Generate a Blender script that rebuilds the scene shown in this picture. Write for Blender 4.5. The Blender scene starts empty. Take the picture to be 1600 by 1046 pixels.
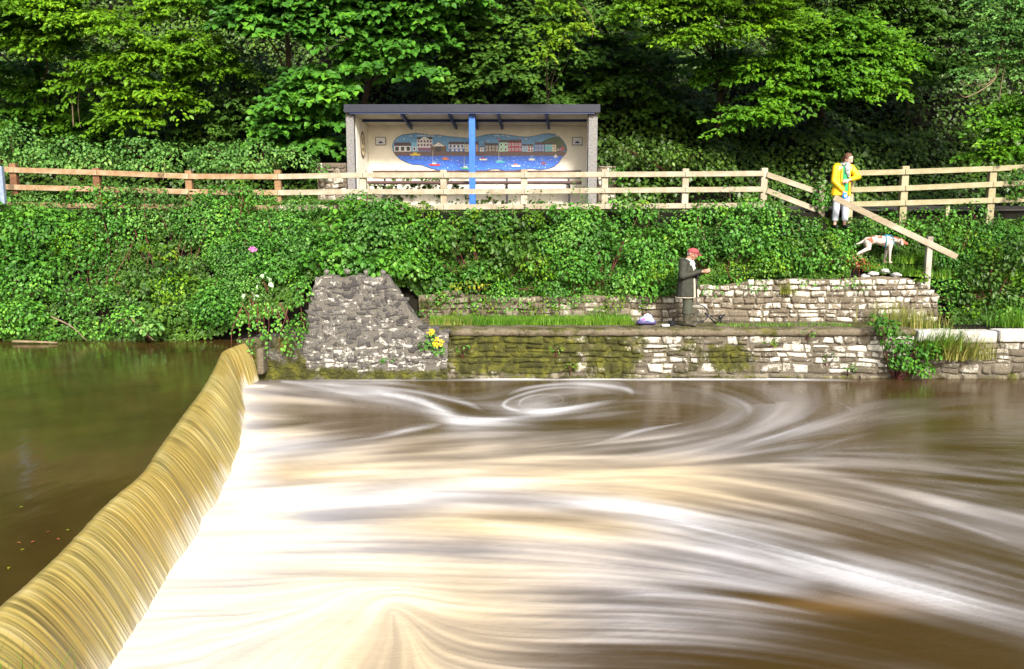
import bpy, bmesh, math, random
import numpy as np
from mathutils import Vector, Matrix
R = math.radians
random.seed(7)
rng = np.random.default_rng(11)
scene = bpy.context.scene
col = scene.collection

# ---------------------------------------------------------------- camera
FPX = 1156.0                       # focal length in photo pixels (photo 1600 x 1046)
CAMH = 2.95                        # metres above the lower water
PITCH = math.atan(150 / FPX)
cp, sp = math.cos(PITCH), math.sin(PITCH)
cam_d = bpy.data.cameras.new('camera'); cam = bpy.data.objects.new('camera', cam_d); col.objects.link(cam)
cam.location = (0, 0, CAMH); cam.rotation_euler = (math.pi / 2 - PITCH, 0, 0)
cam_d.sensor_width = 36; cam_d.lens = 36 * FPX / 1600; cam_d.clip_start = .05; cam_d.clip_end = 2000
scene.camera = cam
# ---------------------------------------------------------------- light
SUN_EL, SUN_AZ = 35, 166           # azimuth clockwise from +Y: behind the camera, to the left
world = bpy.data.worlds.new('World'); scene.world = world; world.use_nodes = True
wn = world.node_tree.nodes; wl = world.node_tree.links
sky = wn.new('ShaderNodeTexSky'); sky.sky_type = 'NISHITA'; sky.sun_disc = False
sky.sun_elevation = R(SUN_EL); sky.sun_rotation = R(SUN_AZ); sky.air_density = 1.0; sky.dust_density = 4.0; sky.ozone_density = .6
bg = wn['Background']; bg.inputs['Strength'].default_value = .10
wl.new(sky.outputs[0], bg.inputs['Color'])
sd = bpy.data.lights.new('sun', 'SUN'); sun = bpy.data.objects.new('sun', sd); col.objects.link(sun)
sd.energy = 3.6; sd.angle = R(12); sd.color = (1, .95, .88)
a = R(SUN_AZ); e = R(SUN_EL)
tosun = Vector((math.sin(a) * math.cos(e), math.cos(a) * math.cos(e), math.sin(e)))
sun.rotation_euler = tosun.to_track_quat('Z', 'Y').to_euler()
scene.view_settings.view_transform = 'Standard'; scene.view_settings.look = 'None'
scene.view_settings.exposure = 1.15; scene.view_settings.gamma = 1
scene.render.engine = 'CYCLES'
scene.cycles.max_bounces = 6

# ---------------------------------------------------------------- measuring helpers
def ray(u, v):
    b = (523 - v) / FPX
    return ((u - 800) / FPX, cp + b * sp, -sp + b * cp)
def at(u, v, y):
    r = ray(u, v); t = y / r[1]
    return Vector((r[0] * t, y, CAMH + r[2] * t))
def onz(u, v, z):
    r = ray(u, v); t = (z - CAMH) / r[2]
    return Vector((r[0] * t, r[1] * t, z))
# ---------------------------------------------------------------- object helpers
def tag(o, label=None, cat=None, group=None, kind=None):
    if label: o['label'] = label
    if cat: o['category'] = cat
    if group: o['group'] = group
    if kind: o['kind'] = kind
    return o
def empty(name, loc=(0, 0, 0), rz=0):
    o = bpy.data.objects.new(name, None); col.objects.link(o); o.location = loc; o.rotation_euler = (0, 0, rz); o.empty_display_size = .2
    return o
def link(name, me, m=None, parent=None, smooth=False):
    if m:
        for x in (m if isinstance(m, (list, tuple)) else [m]): me.materials.append(x)
    o = bpy.data.objects.new(name, me); col.objects.link(o)
    if parent: o.parent = parent
    if smooth: me.polygons.foreach_set('use_smooth', np.ones(len(me.polygons), bool))
    return o
class MB:
    def __init__(s): s.v = []; s.f = []; s.m = []
    def add(s, vs, fs, mi=0):
        n = len(s.v); s.v += [tuple(p) for p in vs]; s.f += [tuple(n + i for i in f) for f in fs]; s.m += [mi] * len(fs); return s
    def box(s, c, d, mi=0, rot=None):
        c = Vector(c); vs = []
        for z in (-1, 1):
            for y in (-1, 1):
                for x in (-1, 1):
                    p = Vector((x * d[0] / 2, y * d[1] / 2, z * d[2] / 2))
                    if rot is not None: p = rot @ p
                    vs.append(c + p)
        return s.add(vs, [(0, 2, 3, 1), (4, 5, 7, 6), (0, 1, 5, 4), (2, 6, 7, 3), (0, 4, 6, 2), (1, 3, 7, 5)], mi)
    def bar(s, p, q, w, h, mi=0, up=(0, 0, 1)):     # box from p to q, w across (horizontal), h high
        p = Vector(p); q = Vector(q); d = q - p; L = d.length; x = d.normalized()
        y = Vector(up).cross(x).normalized(); z = x.cross(y)
        rot = Matrix((x, y, z)).transposed()
        return s.box((p + q) / 2, (L, w, h), mi, rot)
    def tube(s, pts, rads, n=8, mi=0, cap=True):
        pts = [Vector(p) for p in pts]; ring = []
        if not isinstance(rads, (list, tuple)): rads = [rads] * len(pts)
        ref = Vector((0, 0, 1)) if abs((pts[-1] - pts[0]).normalized().z) < .9 else Vector((1, 0, 0))
        vs = []
        for i, p in enumerate(pts):
            t = (pts[min(i + 1, len(pts) - 1)] - pts[max(i - 1, 0)]).normalized()
            a = t.cross(ref).normalized(); b = t.cross(a)
            for k in range(n):
                w = 2 * math.pi * k / n; vs.append(p + (a * math.cos(w) + b * math.sin(w)) * rads[i])
        fs = [(i * n + k, i * n + (k + 1) % n, (i + 1) * n + (k + 1) % n, (i + 1) * n + k) for i in range(len(pts) - 1) for k in range(n)]
        if cap: fs += [tuple(range(n)), tuple((len(pts) - 1) * n + k for k in reversed(range(n)))]
        return s.add(vs, fs, mi)
    def prism(s, poly, y0, y1, mi=0, plane='xz'):   # poly of (x, z), between y0 (front) and y1
        n = len(poly)
        vs = [(x, y0, z) for x, z in poly] + [(x, y1, z) for x, z in poly]
        fs = [tuple(range(n)), tuple(reversed(range(n, 2 * n)))] + [(i, i + n, (i + 1) % n + n, (i + 1) % n) for i in range(n)]
        return s.add(vs, fs, mi)
    def build(s, name, m, parent=None, smooth=False, bevel=0):
        me = bpy.data.meshes.new(name); me.from_pydata(s.v, [], s.f)
        o = link(name, me, m, parent, smooth)
        me.polygons.foreach_set('material_index', s.m)
        bm = bmesh.new(); bm.from_mesh(me); bmesh.ops.recalc_face_normals(bm, faces=bm.faces); bm.to_mesh(me); bm.free()
        if bevel:
            b = o.modifiers.new('bevel', 'BEVEL'); b.width = bevel; b.segments = 2; b.limit_method = 'ANGLE'
        return o
def grid_mesh(name, V, m, parent=None, attrs=None, smooth=True, flip=False):   # V: rows x cols x 3
    nr, nc = V.shape[:2]
    me = bpy.data.meshes.new(name)
    me.vertices.add(nr * nc); me.vertices.foreach_set('co', V.reshape(-1).astype(np.float32))
    i = (np.arange(nr - 1)[:, None] * nc + np.arange(nc - 1)[None]).ravel()
    q = np.stack([i, i + 1, i + nc + 1, i + nc], 1)
    if flip: q = q[:, ::-1]
    n = len(q); me.loops.add(4 * n); me.loops.foreach_set('vertex_index', q.ravel().astype(np.int32))
    me.polygons.add(n); me.polygons.foreach_set('loop_start', (np.arange(n) * 4).astype(np.int32)); me.polygons.foreach_set('loop_total', np.full(n, 4, np.int32))
    me.update(calc_edges=True)
    for k, A in (attrs or {}).items():
        if A.ndim == 3:
            at_ = me.color_attributes.new(k, 'FLOAT_COLOR', 'POINT')
            C = np.ones((nr * nc, 4), np.float32); C[:, :3] = A.reshape(-1, 3); at_.data.foreach_set('color', C.ravel())
        else:
            at_ = me.attributes.new(k, 'FLOAT', 'POINT'); at_.data.foreach_set('value', A.ravel().astype(np.float32))
    return link(name, me, m, parent, smooth)
# ---------------------------------------------------------------- value noise (numpy)
def vnoise(P, seed=0):
    P = np.asarray(P, float); I = np.floor(P).astype(np.int64); Fr = P - I; Fr = Fr * Fr * (3 - 2 * Fr)
    d = P.shape[-1]; out = 0
    for c in range(1 << d):
        h = np.full(P.shape[:-1], seed * 7919 + 13, np.int64); w = 1.0
        for k in range(d):
            bit = (c >> k) & 1
            h = (h ^ ((I[..., k] + bit) * (73856093, 19349663, 83492791)[k])) * 1103515245 & 0x7fffffff
            w = w * (Fr[..., k] if bit else 1 - Fr[..., k])
        h = (h ^ (h >> 13)) * 1274126177 & 0x7fffffff
        out = out + w * (((h >> 7) & 0xffff) / 65535.0)
    return out
def fbm(P, o=4, seed=0):
    P = np.asarray(P, float); s = 0; a = .5; t = 0
    for i in range(o): s = s + a * vnoise(P * 2 ** i + i * 17.3, seed + i); t += a; a *= .5
    return s / t
# ---------------------------------------------------------------- materials
class NT:
    def __init__(s, name):
        s.m = bpy.data.materials.new(name); s.m.use_nodes = True; s.t = s.m.node_tree; s.t.nodes.clear()
        s.out = s.n('ShaderNodeOutputMaterial')
    def n(s, t, **kw):
        x = s.t.nodes.new(t)
        for k, v in kw.items(): setattr(x, k, v)
        return x
    def set(s, sock, v):
        if hasattr(v, 'is_output') or isinstance(v, bpy.types.NodeSocket): s.t.links.new(v, sock)
        elif isinstance(v, (tuple, list)) and len(v) == 3 and sock.type == 'RGBA': sock.default_value = (*v, 1)
        else: sock.default_value = v
    def pos(s, scale=(1, 1, 1), kind='Object'):
        tc = s.n('ShaderNodeTexCoord'); mp = s.n('ShaderNodeMapping'); s.t.links.new(tc.outputs[kind], mp.inputs[0]); mp.inputs['Scale'].default_value = scale
        return mp.outputs[0]
    def noise(s, scale, vec=None, detail=4, rough=.6):
        x = s.n('ShaderNodeTexNoise'); x.inputs['Scale'].default_value = scale; x.inputs['Detail'].default_value = detail; x.inputs['Roughness'].default_value = rough
        s.t.links.new(vec if vec is not None else s.pos(), x.inputs['Vector']); return x.outputs['Fac']
    def ramp(s, fac, stops, interp='LINEAR'):
        x = s.n('ShaderNodeValToRGB'); x.color_ramp.interpolation = interp; el = x.color_ramp.elements
        while len(el) < len(stops): el.new(.5)
        for e_, (p, c) in zip(el, stops):
            e_.position = p; e_.color = (*c, 1) if isinstance(c, tuple) else (c, c, c, 1)
        s.set(x.inputs[0], fac); return x.outputs[0]
    def mix(s, fac, a, b, mode='MIX'):
        x = s.n('ShaderNodeMix', data_type='RGBA', blend_type=mode); s.set(x.inputs[0], fac); s.set(x.inputs[6], a); s.set(x.inputs[7], b); return x.outputs[2]
    def math(s, op, a, b=0.0, clamp=False):
        x = s.n('ShaderNodeMath', operation=op, use_clamp=clamp); s.set(x.inputs[0], a); s.set(x.inputs[1], b); return x.outputs[0]
    def attr(s, name, out='Fac'):
        x = s.n('ShaderNodeAttribute', attribute_name=name); return x.outputs[out]
    def island(s): return s.n('ShaderNodeNewGeometry').outputs['Random Per Island']
    def bump(s, h, strength=.3, dist=.01):
        x = s.n('ShaderNodeBump'); x.inputs['Strength'].default_value = strength; x.inputs['Distance'].default_value = dist; s.set(x.inputs['Height'], h); return x.outputs[0]
    def bsdf(s, color, rough=.6, spec=.5, metal=0, normal=None, **kw):
        x = s.n('ShaderNodeBsdfPrincipled'); s.set(x.inputs['Base Color'], color); s.set(x.inputs['Roughness'], rough)
        s.set(x.inputs['Specular IOR Level'], spec); s.set(x.inputs['Metallic'], metal)
        if normal is not None: s.set(x.inputs['Normal'], normal)
        for k, v in kw.items(): s.set(x.inputs[k.replace('_', ' ')], v)
        s.t.links.new(x.outputs[0], s.out.inputs[0]); return x
def plain(name, c, rough=.6, var=.25, scale=8, spec=.4, bump=.15):
    t = NT(name); f = t.noise(scale, detail=5)
    c2 = tuple(x * (1 - var) for x in c); c3 = tuple(min(1, x * (1 + var * .6)) for x in c)
    t.bsdf(t.ramp(f, [(.3, c2), (.7, c3)]), rough, spec, normal=t.bump(t.noise(scale * 4), bump, .01)); return t.m
def leafmat(name, stops, trans=.3, rough=.42, patch=.8, pscale=.9, spec=.25):
    t = NT(name); r = t.island(); n = t.ramp(t.noise(pscale, detail=4, rough=.65), [(.33, 0.0), (.66, .7)])
    f = t.math('ADD', t.math('MULTIPLY', r, 1 - patch * .5), t.math('MULTIPLY', t.math('SUBTRACT', n, .3), patch * 1.1), clamp=True)  # patches vary plant kinds and put clump light and shade into the colour
    c = t.ramp(f, stops)
    b = t.bsdf(c, rough, spec)
    tr = t.n('ShaderNodeBsdfTranslucent'); t.set(tr.inputs[0], t.mix(.5, c, (.12, .2, .02)))
    ms = t.n('ShaderNodeMixShader'); ms.inputs[0].default_value = trans
    t.t.links.new(b.outputs[0], ms.inputs[1]); t.t.links.new(tr.outputs[0], ms.inputs[2]); t.t.links.new(ms.outputs[0], t.out.inputs[0])
    return t.m
def woodmat(name, c0, c1, c2):
    t = NT(name); v = t.pos((1.5, 14, 14)); n = t.noise(2.2, v, 6, .7); n2 = t.noise(1.3, t.pos((1, 1, 1)), 4)
    c = t.mix(t.ramp(n2, [(.42, 0.0), (.62, 1.0)]), t.ramp(n, [(.25, c0), (.7, c1)]), c2)
    kn = t.n('ShaderNodeTexVoronoi'); kn.inputs['Scale'].default_value = 2.6; t.set(kn.inputs['Vector'], t.pos((1, 2.4, 2.4)))
    c = t.mix(t.ramp(kn.outputs['Distance'], [(.03, .8), (.08, 0.0)]), c, (.05, .03, .015))
    t.bsdf(c, .8, .2, normal=t.bump(n, .4, .01)); return t.m
M = {}
M['leaf_hazel'] = leafmat('hazel_leaves', [(0, (0.0555, 0.144, 0.00655)), (.5, (0.13, 0.289, 0.0114)), (.9, (0.259, 0.46, 0.0163)), (1, (0.436, 0.476, 0.0163))], .35)
M['leaf_syc'] = leafmat('sycamore_leaves', [(0, (0.0328, 0.11, 0.0168)), (.5, (0.0748, 0.239, 0.0226)), (1, (0.175, 0.405, 0.0311))], .3)
M['leaf_beech'] = leafmat('beech_leaves', [(0, (0.0395, 0.119, 0.00705)), (.5, (0.0878, 0.239, 0.0105)), (.97, (0.197, 0.388, 0.0158)), (1, (0.659, 0.441, 0.0176))], .3)
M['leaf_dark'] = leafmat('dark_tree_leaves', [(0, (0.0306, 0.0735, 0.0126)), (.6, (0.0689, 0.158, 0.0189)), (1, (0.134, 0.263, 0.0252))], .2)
M['leaf_ivy'] = leafmat('ivy_leaves', [(0, (0.035, 0.0717, 0.0126)), (.6, (0.0698, 0.143, 0.018)), (1, (0.139, 0.255, 0.0251))], .15, .4)
M['leaf_lime'] = leafmat('lime_leaves', [(0, (.08, .2, .012)), (.6, (.16, .3, .015)), (1, (.3, .36, .02))], .4)
M['leaf_yellow'] = leafmat('yellow_leaves', [(0, (.16, .25, .02)), (.6, (.32, .33, .025)), (1, (.5, .4, .03))], .4)
M['leaf_bramble'] = leafmat('bramble_leaves', [(0, (0.0367, 0.121, 0.018)), (.45, (0.0891, 0.274, 0.033)), (.8, (0.184, 0.431, 0.0451)), (1, (0.446, 0.586, 0.0751))], .25, .4)
M['leaf_greyer'] = leafmat('dogwood_leaves', [(0, (0.048, 0.129, 0.0247)), (.5, (0.112, 0.274, 0.0495)), (1, (0.272, 0.435, 0.0985))], .25, .45)
M['leaf_pale'] = leafmat('pale_leaves', [(0, (.3, .45, .25)), (1, (.6, .72, .5))], .2)
M['leaf_red'] = leafmat('reddish_leaves', [(0, (.14, .03, .012)), (.5, (.26, .09, .025)), (1, (.36, .2, .05))], .2)
M['grass'] = leafmat('grass_blades', [(0, (0.0675, 0.176, 0.0135)), (.6, (0.162, 0.338, 0.027)), (1, (0.405, 0.432, 0.081))], .35)
M['grass_dry'] = leafmat('dry_grass_blades', [(0, (.15, .2, .03)), (.5, (.3, .3, .07)), (1, (.45, .36, .14))], .35)
M['petal_yellow'] = plain('yellow_petals', (.6, .42, .01), .5, .15)
M['petal_pink'] = plain('pink_petals', (.5, .13, .35), .5, .15)
M['bark'] = plain('bark', (.09, .07, .05), .9, .5, 5, .2, .6)
M['bark_pale'] = plain('pale_bark', (.2, .15, .09), .9, .4, 5, .2, .5)
M['stem_red'] = plain('red_stem', (.13, .035, .03), .7, .3)
M['soil'] = plain('dark_soil', (.010, .009, .006), .95, .5, 2, .1, .5)
M['wood_pale'] = woodmat('pale_fence_wood', (0.19, 0.152, 0.095), (0.329, 0.279, 0.196), (0.392, 0.355, 0.279))
M['wood_green'] = woodmat('greenish_fence_wood', (0.178, 0.158, 0.076), (0.304, 0.273, 0.158), (0.355, 0.317, 0.209))
M['wood_brown'] = woodmat('brown_fence_wood', (0.163, 0.0888, 0.0408), (0.286, 0.177, 0.0888), (0.374, 0.286, 0.184))
M['wood_red'] = woodmat('red_brown_post_wood', (0.0944, 0.0397, 0.0217), (0.18, 0.0867, 0.0433), (0.246, 0.145, 0.0795))
M['wood_grey'] = woodmat('grey_post_wood', (.16, .14, .11), (.3, .27, .22), (.38, .35, .3))
M['bench_wood'] = plain('dark_bench_wood', (.07, .035, .03), .5, .3)
M['blue'] = plain('blue_paint', (.018, .12, .48), .45, .25, 9)
M['navy'] = plain('navy_paint', (.012, .03, .11), .45, .3, 9)
M['fascia'] = plain('dark_fascia', (.010, .012, .026), .6, .3, 6)
M['black'] = plain('black_metal', (.015, .015, .018), .4, .3)
M['cream'] = plain('cream_render', (.86, .82, .70), .8, .1, 3, .2, .25)
M['soffit'] = plain('soffit_board', (.6, .54, .42), .8, .2, 3)
M['concrete'] = plain('concrete', (.26, .25, .22), .9, .25, 4, .2, .4)
M['soffit_dark'] = plain('weathered_stone_knob', (.14, .13, .11), .9, .5, 30)
M['white'] = plain('white_panel', (.72, .73, .76), .4, .06)
M['path'] = plain('path_tarmac', (.055, .05, .045), .9, .3, 6, .2, .5)

def blockwork():
    t = NT('grey_blockwork'); br = t.n('ShaderNodeTexBrick'); v = t.pos((1, 1, 1))
    sx = t.n('ShaderNodeSeparateXYZ'); t.set(sx.inputs[0], v); cb = t.n('ShaderNodeCombineXYZ')
    t.set(cb.inputs[0], t.math('ADD', sx.outputs[0], sx.outputs[1])); t.set(cb.inputs[1], sx.outputs[2]); t.set(br.inputs['Vector'], cb.outputs[0])
    br.inputs['Scale'].default_value = 1; br.inputs['Brick Width'].default_value = .45; br.inputs['Row Height'].default_value = .225; br.inputs['Mortar Size'].default_value = .012
    br.offset = .0
    n = t.noise(26, detail=6); base = t.ramp(n, [(.3, (.09, .09, .09)), (.62, (.24, .235, .23))])
    t.bsdf(t.mix(br.outputs['Fac'], base, (.2, .19, .17)), .9, .2, normal=t.bump(n, .6, .02)); return t.m
M['block'] = blockwork()
def stonemat(name, ramp, lichen=.5, lscale=5, moss_on=True, lcol=(.55, .53, .48)):
    t = NT(name); r = t.island(); base = t.ramp(t.math('ADD', t.math('MULTIPLY', r, .7), t.math('MULTIPLY', t.noise(9, detail=6), .4)), ramp)
    fine = t.noise(30, detail=6, rough=.7)
    base = t.mix(t.ramp(fine, [(.35, .75), (.55, 0.0)]), base, t.mix(.7, base, (.02, .018, .015)))
    l = t.noise(lscale, detail=6, rough=.68)
    lk = t.math('ADD', t.math('ADD', t.math('MULTIPLY', l, .65), t.math('MULTIPLY', t.noise(lscale * 3.5, detail=6, rough=.75), .35)), t.math('MULTIPLY', t.math('SUBTRACT', r, .5), .2))
    lm = t.math('ADD', lk, t.math('MULTIPLY', t.attr('lich'), .3))
    base = t.mix(t.ramp(lm, [(lichen, 0.0), (lichen + .06, 1.0)]), base, t.mix(t.ramp(fine, [(.35, 0.0), (.65, 1.0)]), tuple(x * .62 for x in lcol), lcol))
    mo = t.math('ADD', t.math('ADD', t.math('MULTIPLY', t.noise(2.6, detail=3), 1.0), t.math('MULTIPLY', t.noise(16, detail=6, rough=.8), .8)), t.math('MULTIPLY', t.attr('moss'), .8)); mo = t.math('SUBTRACT', mo, .4)
    mc = t.ramp(t.noise(4.5, detail=7, rough=.7), [(.3, (.02, .018, .006)), (.5, (.045, .046, .009)), (.64, (.10, .10, .012)), (.78, (.21, .19, .015))])
    base = t.mix(t.ramp(mo, [(.74, 0.0), (.92, 1.0)]), base, mc)
    t.bsdf(base, .88, .25, normal=t.bump(fine, .6, .02)); return t.m
M['st_quay'] = stonemat('quay_stone', [(0, (.05, .04, .027)), (.5, (.14, .12, .085)), (1, (.28, .25, .19))], .545, 6, lcol=(.55, .53, .46))
M['st_wall'] = stonemat('wall_stone', [(0, (.075, .058, .038)), (.5, (.18, .15, .11)), (1, (.32, .28, .21))], .53, 7, lcol=(.58, .55, .47))
M['st_butt'] = stonemat('buttress_stone', [(0, (.028, .026, .025)), (.5, (.078, .074, .07)), (1, (.17, .16, .145))], .56, 12, lcol=(.5, .48, .42))
M['st_cope'] = stonemat('whitened_coping', [(0, (.38, .36, .3)), (1, (.55, .53, .48))], .42, 5, lcol=(.62, .61, .58))
M['mortar'] = stonemat('mortar', [(0, (0.08, 0.068, 0.048)), (1, (0.16, 0.136, 0.104))], .74, 6)
M['mortar_grey'] = stonemat('grey_mortar', [(0, (.075, .068, .058)), (1, (.16, .148, .125))], .6, 12)
M['mortar_pale'] = stonemat('pale_mortar', [(0, (0.1, 0.0826, 0.0557)), (1, (0.188, 0.154, 0.107))], .72, 6)

# ---------------------------------------------------------------- leaf meshes
def leafmesh(name, P, Nn, T, S, m, parent=None, asp=.72, fold=.3, six=True):
    n = len(P); Nn = Nn / np.linalg.norm(Nn, axis=1, keepdims=True)
    T = T - Nn * (T * Nn).sum(1, keepdims=True); T /= np.linalg.norm(T, axis=1, keepdims=True) + 1e-9
    B = np.cross(Nn, T); S = S[:, None]; w = S * asp * .5
    up = Nn * w * fold
    if six:
        V = np.stack([P, P + T * S * .28 - B * w * .9 + up, P + T * S * .66 - B * w * .8 + up, P + T * S - Nn * S * .12,
                      P + T * S * .66 + B * w * .8 + up, P + T * S * .28 + B * w * .9 + up], 1)
        q = np.array([[0, 1, 2, 3], [0, 3, 4, 5]]); k = 6
        q = (np.arange(n)[:, None, None] * k + q[None]).reshape(-1, 4)
    else:
        V = np.stack([P, P + T * S * .45 - B * w + up, P + T * S, P + T * S * .45 + B * w + up], 1); k = 4
        q = (np.arange(n)[:, None, None] * k + np.array([[0, 1, 2], [0, 2, 3]])[None]).reshape(-1, 3)
    me = bpy.data.meshes.new(name); me.vertices.add(n * k); me.vertices.foreach_set('co', V.reshape(-1).astype(np.float32))
    c = q.shape[1]; nf = len(q); me.loops.add(c * nf); me.loops.foreach_set('vertex_index', q.ravel().astype(np.int32))
    me.polygons.add(nf); me.polygons.foreach_set('loop_start', (np.arange(nf) * c).astype(np.int32)); me.polygons.foreach_set('loop_total', np.full(nf, c, np.int32))
    me.update(calc_edges=True)
    return link(name, me, m, parent)
def unit(n):
    d = rng.normal(size=(n, 3)); return d / np.linalg.norm(d, axis=1, keepdims=True)
def shell(lumps, per, size, fill=.45, up=.5, jit=.55):
    """leaves on and in ellipsoid lumps; lumps rows: x,y,z,rx,ry,rz ; per = leaves per m2 of shell"""
    Ps, Ns, Ts = [], [], []
    for x, y, z, rx, ry, rz in lumps:
        area = 4 * math.pi * ((rx * ry) ** 1.6 / 3 + (rx * rz) ** 1.6 / 3 + (ry * rz) ** 1.6 / 3) ** (1 / 1.6)
        n = int(per * area); d = unit(n)
        d = d[(d[:, 2] > -.75) & (d[:, 1] < .75)]; n = len(d)
        k = 1 - fill * rng.random(n) ** 1.7
        k *= .72 + .5 * fbm(d * 2.1 + (x, y, z), 3, 5)
        p = d * k[:, None] * (rx, ry, rz) + (x, y, z)
        Ps.append(p); Ns.append(d * (1 - up) + (0, -.12, up) + unit(n) * jit); Ts.append(d * .5 + (0, 0, -.7) + unit(n) * .5)
    P = np.concatenate(Ps); n = len(P)
    return P, np.concatenate(Ns), np.concatenate(Ts), size * (.6 + .7 * rng.random(n))
def fans(lumps, per, size, leafs=34, L=.75, droop=.35, front=True):
    """flat leafy sprays reaching out of lumps"""
    Ps, Ns, Ts = [], [], []
    for x, y, z, rx, ry, rz in lumps:
        area = rx * rz * 4 + rx * ry * 3; nf = max(4, int(per * area))
        for _ in range(nf):
            d = unit(1)[0]
            if front and d[1] > .35: d[1] = -d[1]
            if d[2] < -.55: d[2] = -d[2]
            k = .35 + .5 * rng.random() ** .6
            o = np.array((x, y, z)) + d * k * (rx, ry, rz)
            h = np.array((d[0] + rng.normal() * .35, d[1] - .25, d[2] * .3 + rng.normal() * .12)); h /= np.linalg.norm(h) + 1e-9
            s = np.cross((0, 0, 1), h); s /= np.linalg.norm(s) + 1e-9; nn = np.cross(h, s)
            l = L * (.6 + .7 * rng.random()); n = int(leafs * (.6 + .7 * rng.random()))
            t = rng.random(n) ** .8; w = (rng.random(n) - .5) * 2 * (.12 + .45 * np.sqrt(np.clip(1 - t, 0, 1))) * l * .7
            p = o + h * (t * l)[:, None] + s * w[:, None]
            p[:, 2] -= droop * l * (t ** 2) + droop * .6 * np.abs(w) + rng.random(n) * .05
            Ps.append(p); Ns.append(nn + unit(n) * .4 + (0, -.75, 0)); Ts.append(h * .6 + s * np.sign(w)[:, None] * .55 + (0, 0, -.35) + unit(n) * .25)
    P = np.concatenate(Ps); n = len(P)
    return P, np.concatenate(Ns), np.concatenate(Ts), size * (.65 + .6 * rng.random(n))
def cat(*a): return tuple(np.concatenate([x[i] for x in a]) for i in range(4))
def lump(u, v, y, ru, rv, ry=None):     # size in photo pixels at that distance, returned in metres
    p = at(u, v, y); k = y / FPX; return (p.x, p.y, p.z, ru * k, (ry or ru * k * .8), rv * k)
def grassmesh(name, P, H, m, parent=None, w=.012, lean=.5, tilt=(0, 0)):
    n = len(P); a = rng.random(n) * 2 * math.pi; d = np.stack([np.cos(a), np.sin(a), np.zeros(n)], 1); s = np.stack([-np.sin(a), np.cos(a), np.zeros(n)], 1)
    H = H[:, None]; ln = (lean * rng.random(n))[:, None]; d = d * ln + np.array((*tilt, 0))
    lv = [0, .35, .7, 1]; V = []
    for t in lv:
        c = P + d * H * t ** 1.8 + np.array((0, 0, 1)) * H * (t - .35 * ln * t * t)
        ww = w * (1 - t * .92); V += [c - s * ww, c + s * ww]
    V = np.stack(V, 1); q = np.array([[0, 1, 3, 2], [2, 3, 5, 4], [4, 5, 7, 6]])
    q = (np.arange(n)[:, None, None] * 8 + q[None]).reshape(-1, 4); nf = len(q)
    me = bpy.data.meshes.new(name); me.vertices.add(n * 8); me.vertices.foreach_set('co', V.reshape(-1).astype(np.float32))
    me.loops.add(4 * nf); me.loops.foreach_set('vertex_index', q.ravel().astype(np.int32)); me.polygons.add(nf)
    me.polygons.foreach_set('loop_start', (np.arange(nf) * 4).astype(np.int32)); me.polygons.foreach_set('loop_total', np.full(nf, 4, np.int32)); me.update(calc_edges=True)
    return link(name, me, m, parent)

# ================================================================ SETTING
QY, QZ = 15.5, 1.07        # quay face, quay top
ZU = .8                    # upper water
CREST = [(347, 548), (335, 575), (318, 605), (290, 642), (262, 680), (240, 712), (222, 742), (185, 768), (150, 800), (125, 830), (60, 895), (0, 945), (-120, 1040), (-300, 1180), (-420, 1280)]
BASE = [(375, 600), (374, 625), (372, 650), (366, 685), (357, 720), (345, 755), (322, 800), (300, 828), (272, 855), (245, 893), (200, 960), (150, 1046), (80, 1180), (0, 1340), (-60, 1500)]
cw = np.array([onz(u, v, ZU)[:] for u, v in CREST]); bw = np.array([onz(u, v, 0)[:] for u, v in BASE])
def crest_x(y): return sum(np.interp(np.asarray(y) + k, cw[::-1, 1], cw[::-1, 0]) for k in (-.3, -.15, 0, .15, .3)) / 5
def base_x(y): return np.maximum(np.interp(y, bw[::-1, 1], bw[::-1, 0]), crest_x(y) + .3)

def ground_z(x, y):
    x = np.asarray(x, float); y = np.asarray(y, float)
    path = np.interp(y, [17.75, 19.5, 21.3], [3.56, 3.78, 3.83]); hill = 3.83 + np.clip(y - 21.3, 0, 30) * 1.12 + np.clip(y - 51.3, 0, 99) * .25
    left = np.interp(y, [15.15, 15.6, 16.8, 17.72], [-.9, .35, 1.75, 3.42])
    right = np.interp(y, [15.72, 15.8, 16.95, 17.02, 17.45, 17.76], [-.9, QZ - .03, QZ, 1.4, 2.25, 3.42])
    k = np.clip((x + 3.6) / .8, 0, 1); bank = left * (1 - k) + right * k
    k2 = np.clip((x - 7.2) / .8, 0, 1); bank = bank * (1 - k2) + k2 * np.interp(y, [15.72, 15.8, 17.0, 18.12], [-.9, QZ - .03, QZ - .08, 3.5])
    near = np.interp(y, [2.2, 2.8, 3.1, 14.5], [1.1, 1.0, -1, -1.0])
    z = np.where(y > 21.3, hill, np.where(y > 17.72 + .4 * k2, path, np.where(y > 15.05, bank, near)))
    nz = fbm(np.stack([x * .5, y * .5], -1), 3, 3) - .5
    return z + nz * np.interp(y, [15, 17.7, 18, 21.3, 23, 60], [0, 0, .03, .03, .9, 4])
xs = np.concatenate([np.linspace(-400, -30, 12), np.linspace(-28, 28, 180), np.linspace(30, 400, 12)])
ys = np.concatenate([np.linspace(-300, 0, 14), np.linspace(1, 14.6, 24), np.linspace(14.9, 22, 90), np.linspace(22.4, 60, 60), np.linspace(64, 500, 14)])
X, Y = np.meshgrid(xs, ys)
tag(grid_mesh('ground', np.stack([X, Y, ground_z(X, Y)], -1), M['soil']), kind='structure')
pathx = np.linspace(-28, 28, 60); py_ = np.linspace(18.0, 21.2, 12); X, Y = np.meshgrid(pathx, py_)
tag(grid_mesh('path', np.stack([X, Y, ground_z(X, Y) + .02], -1), M['path']), kind='structure')

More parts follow.
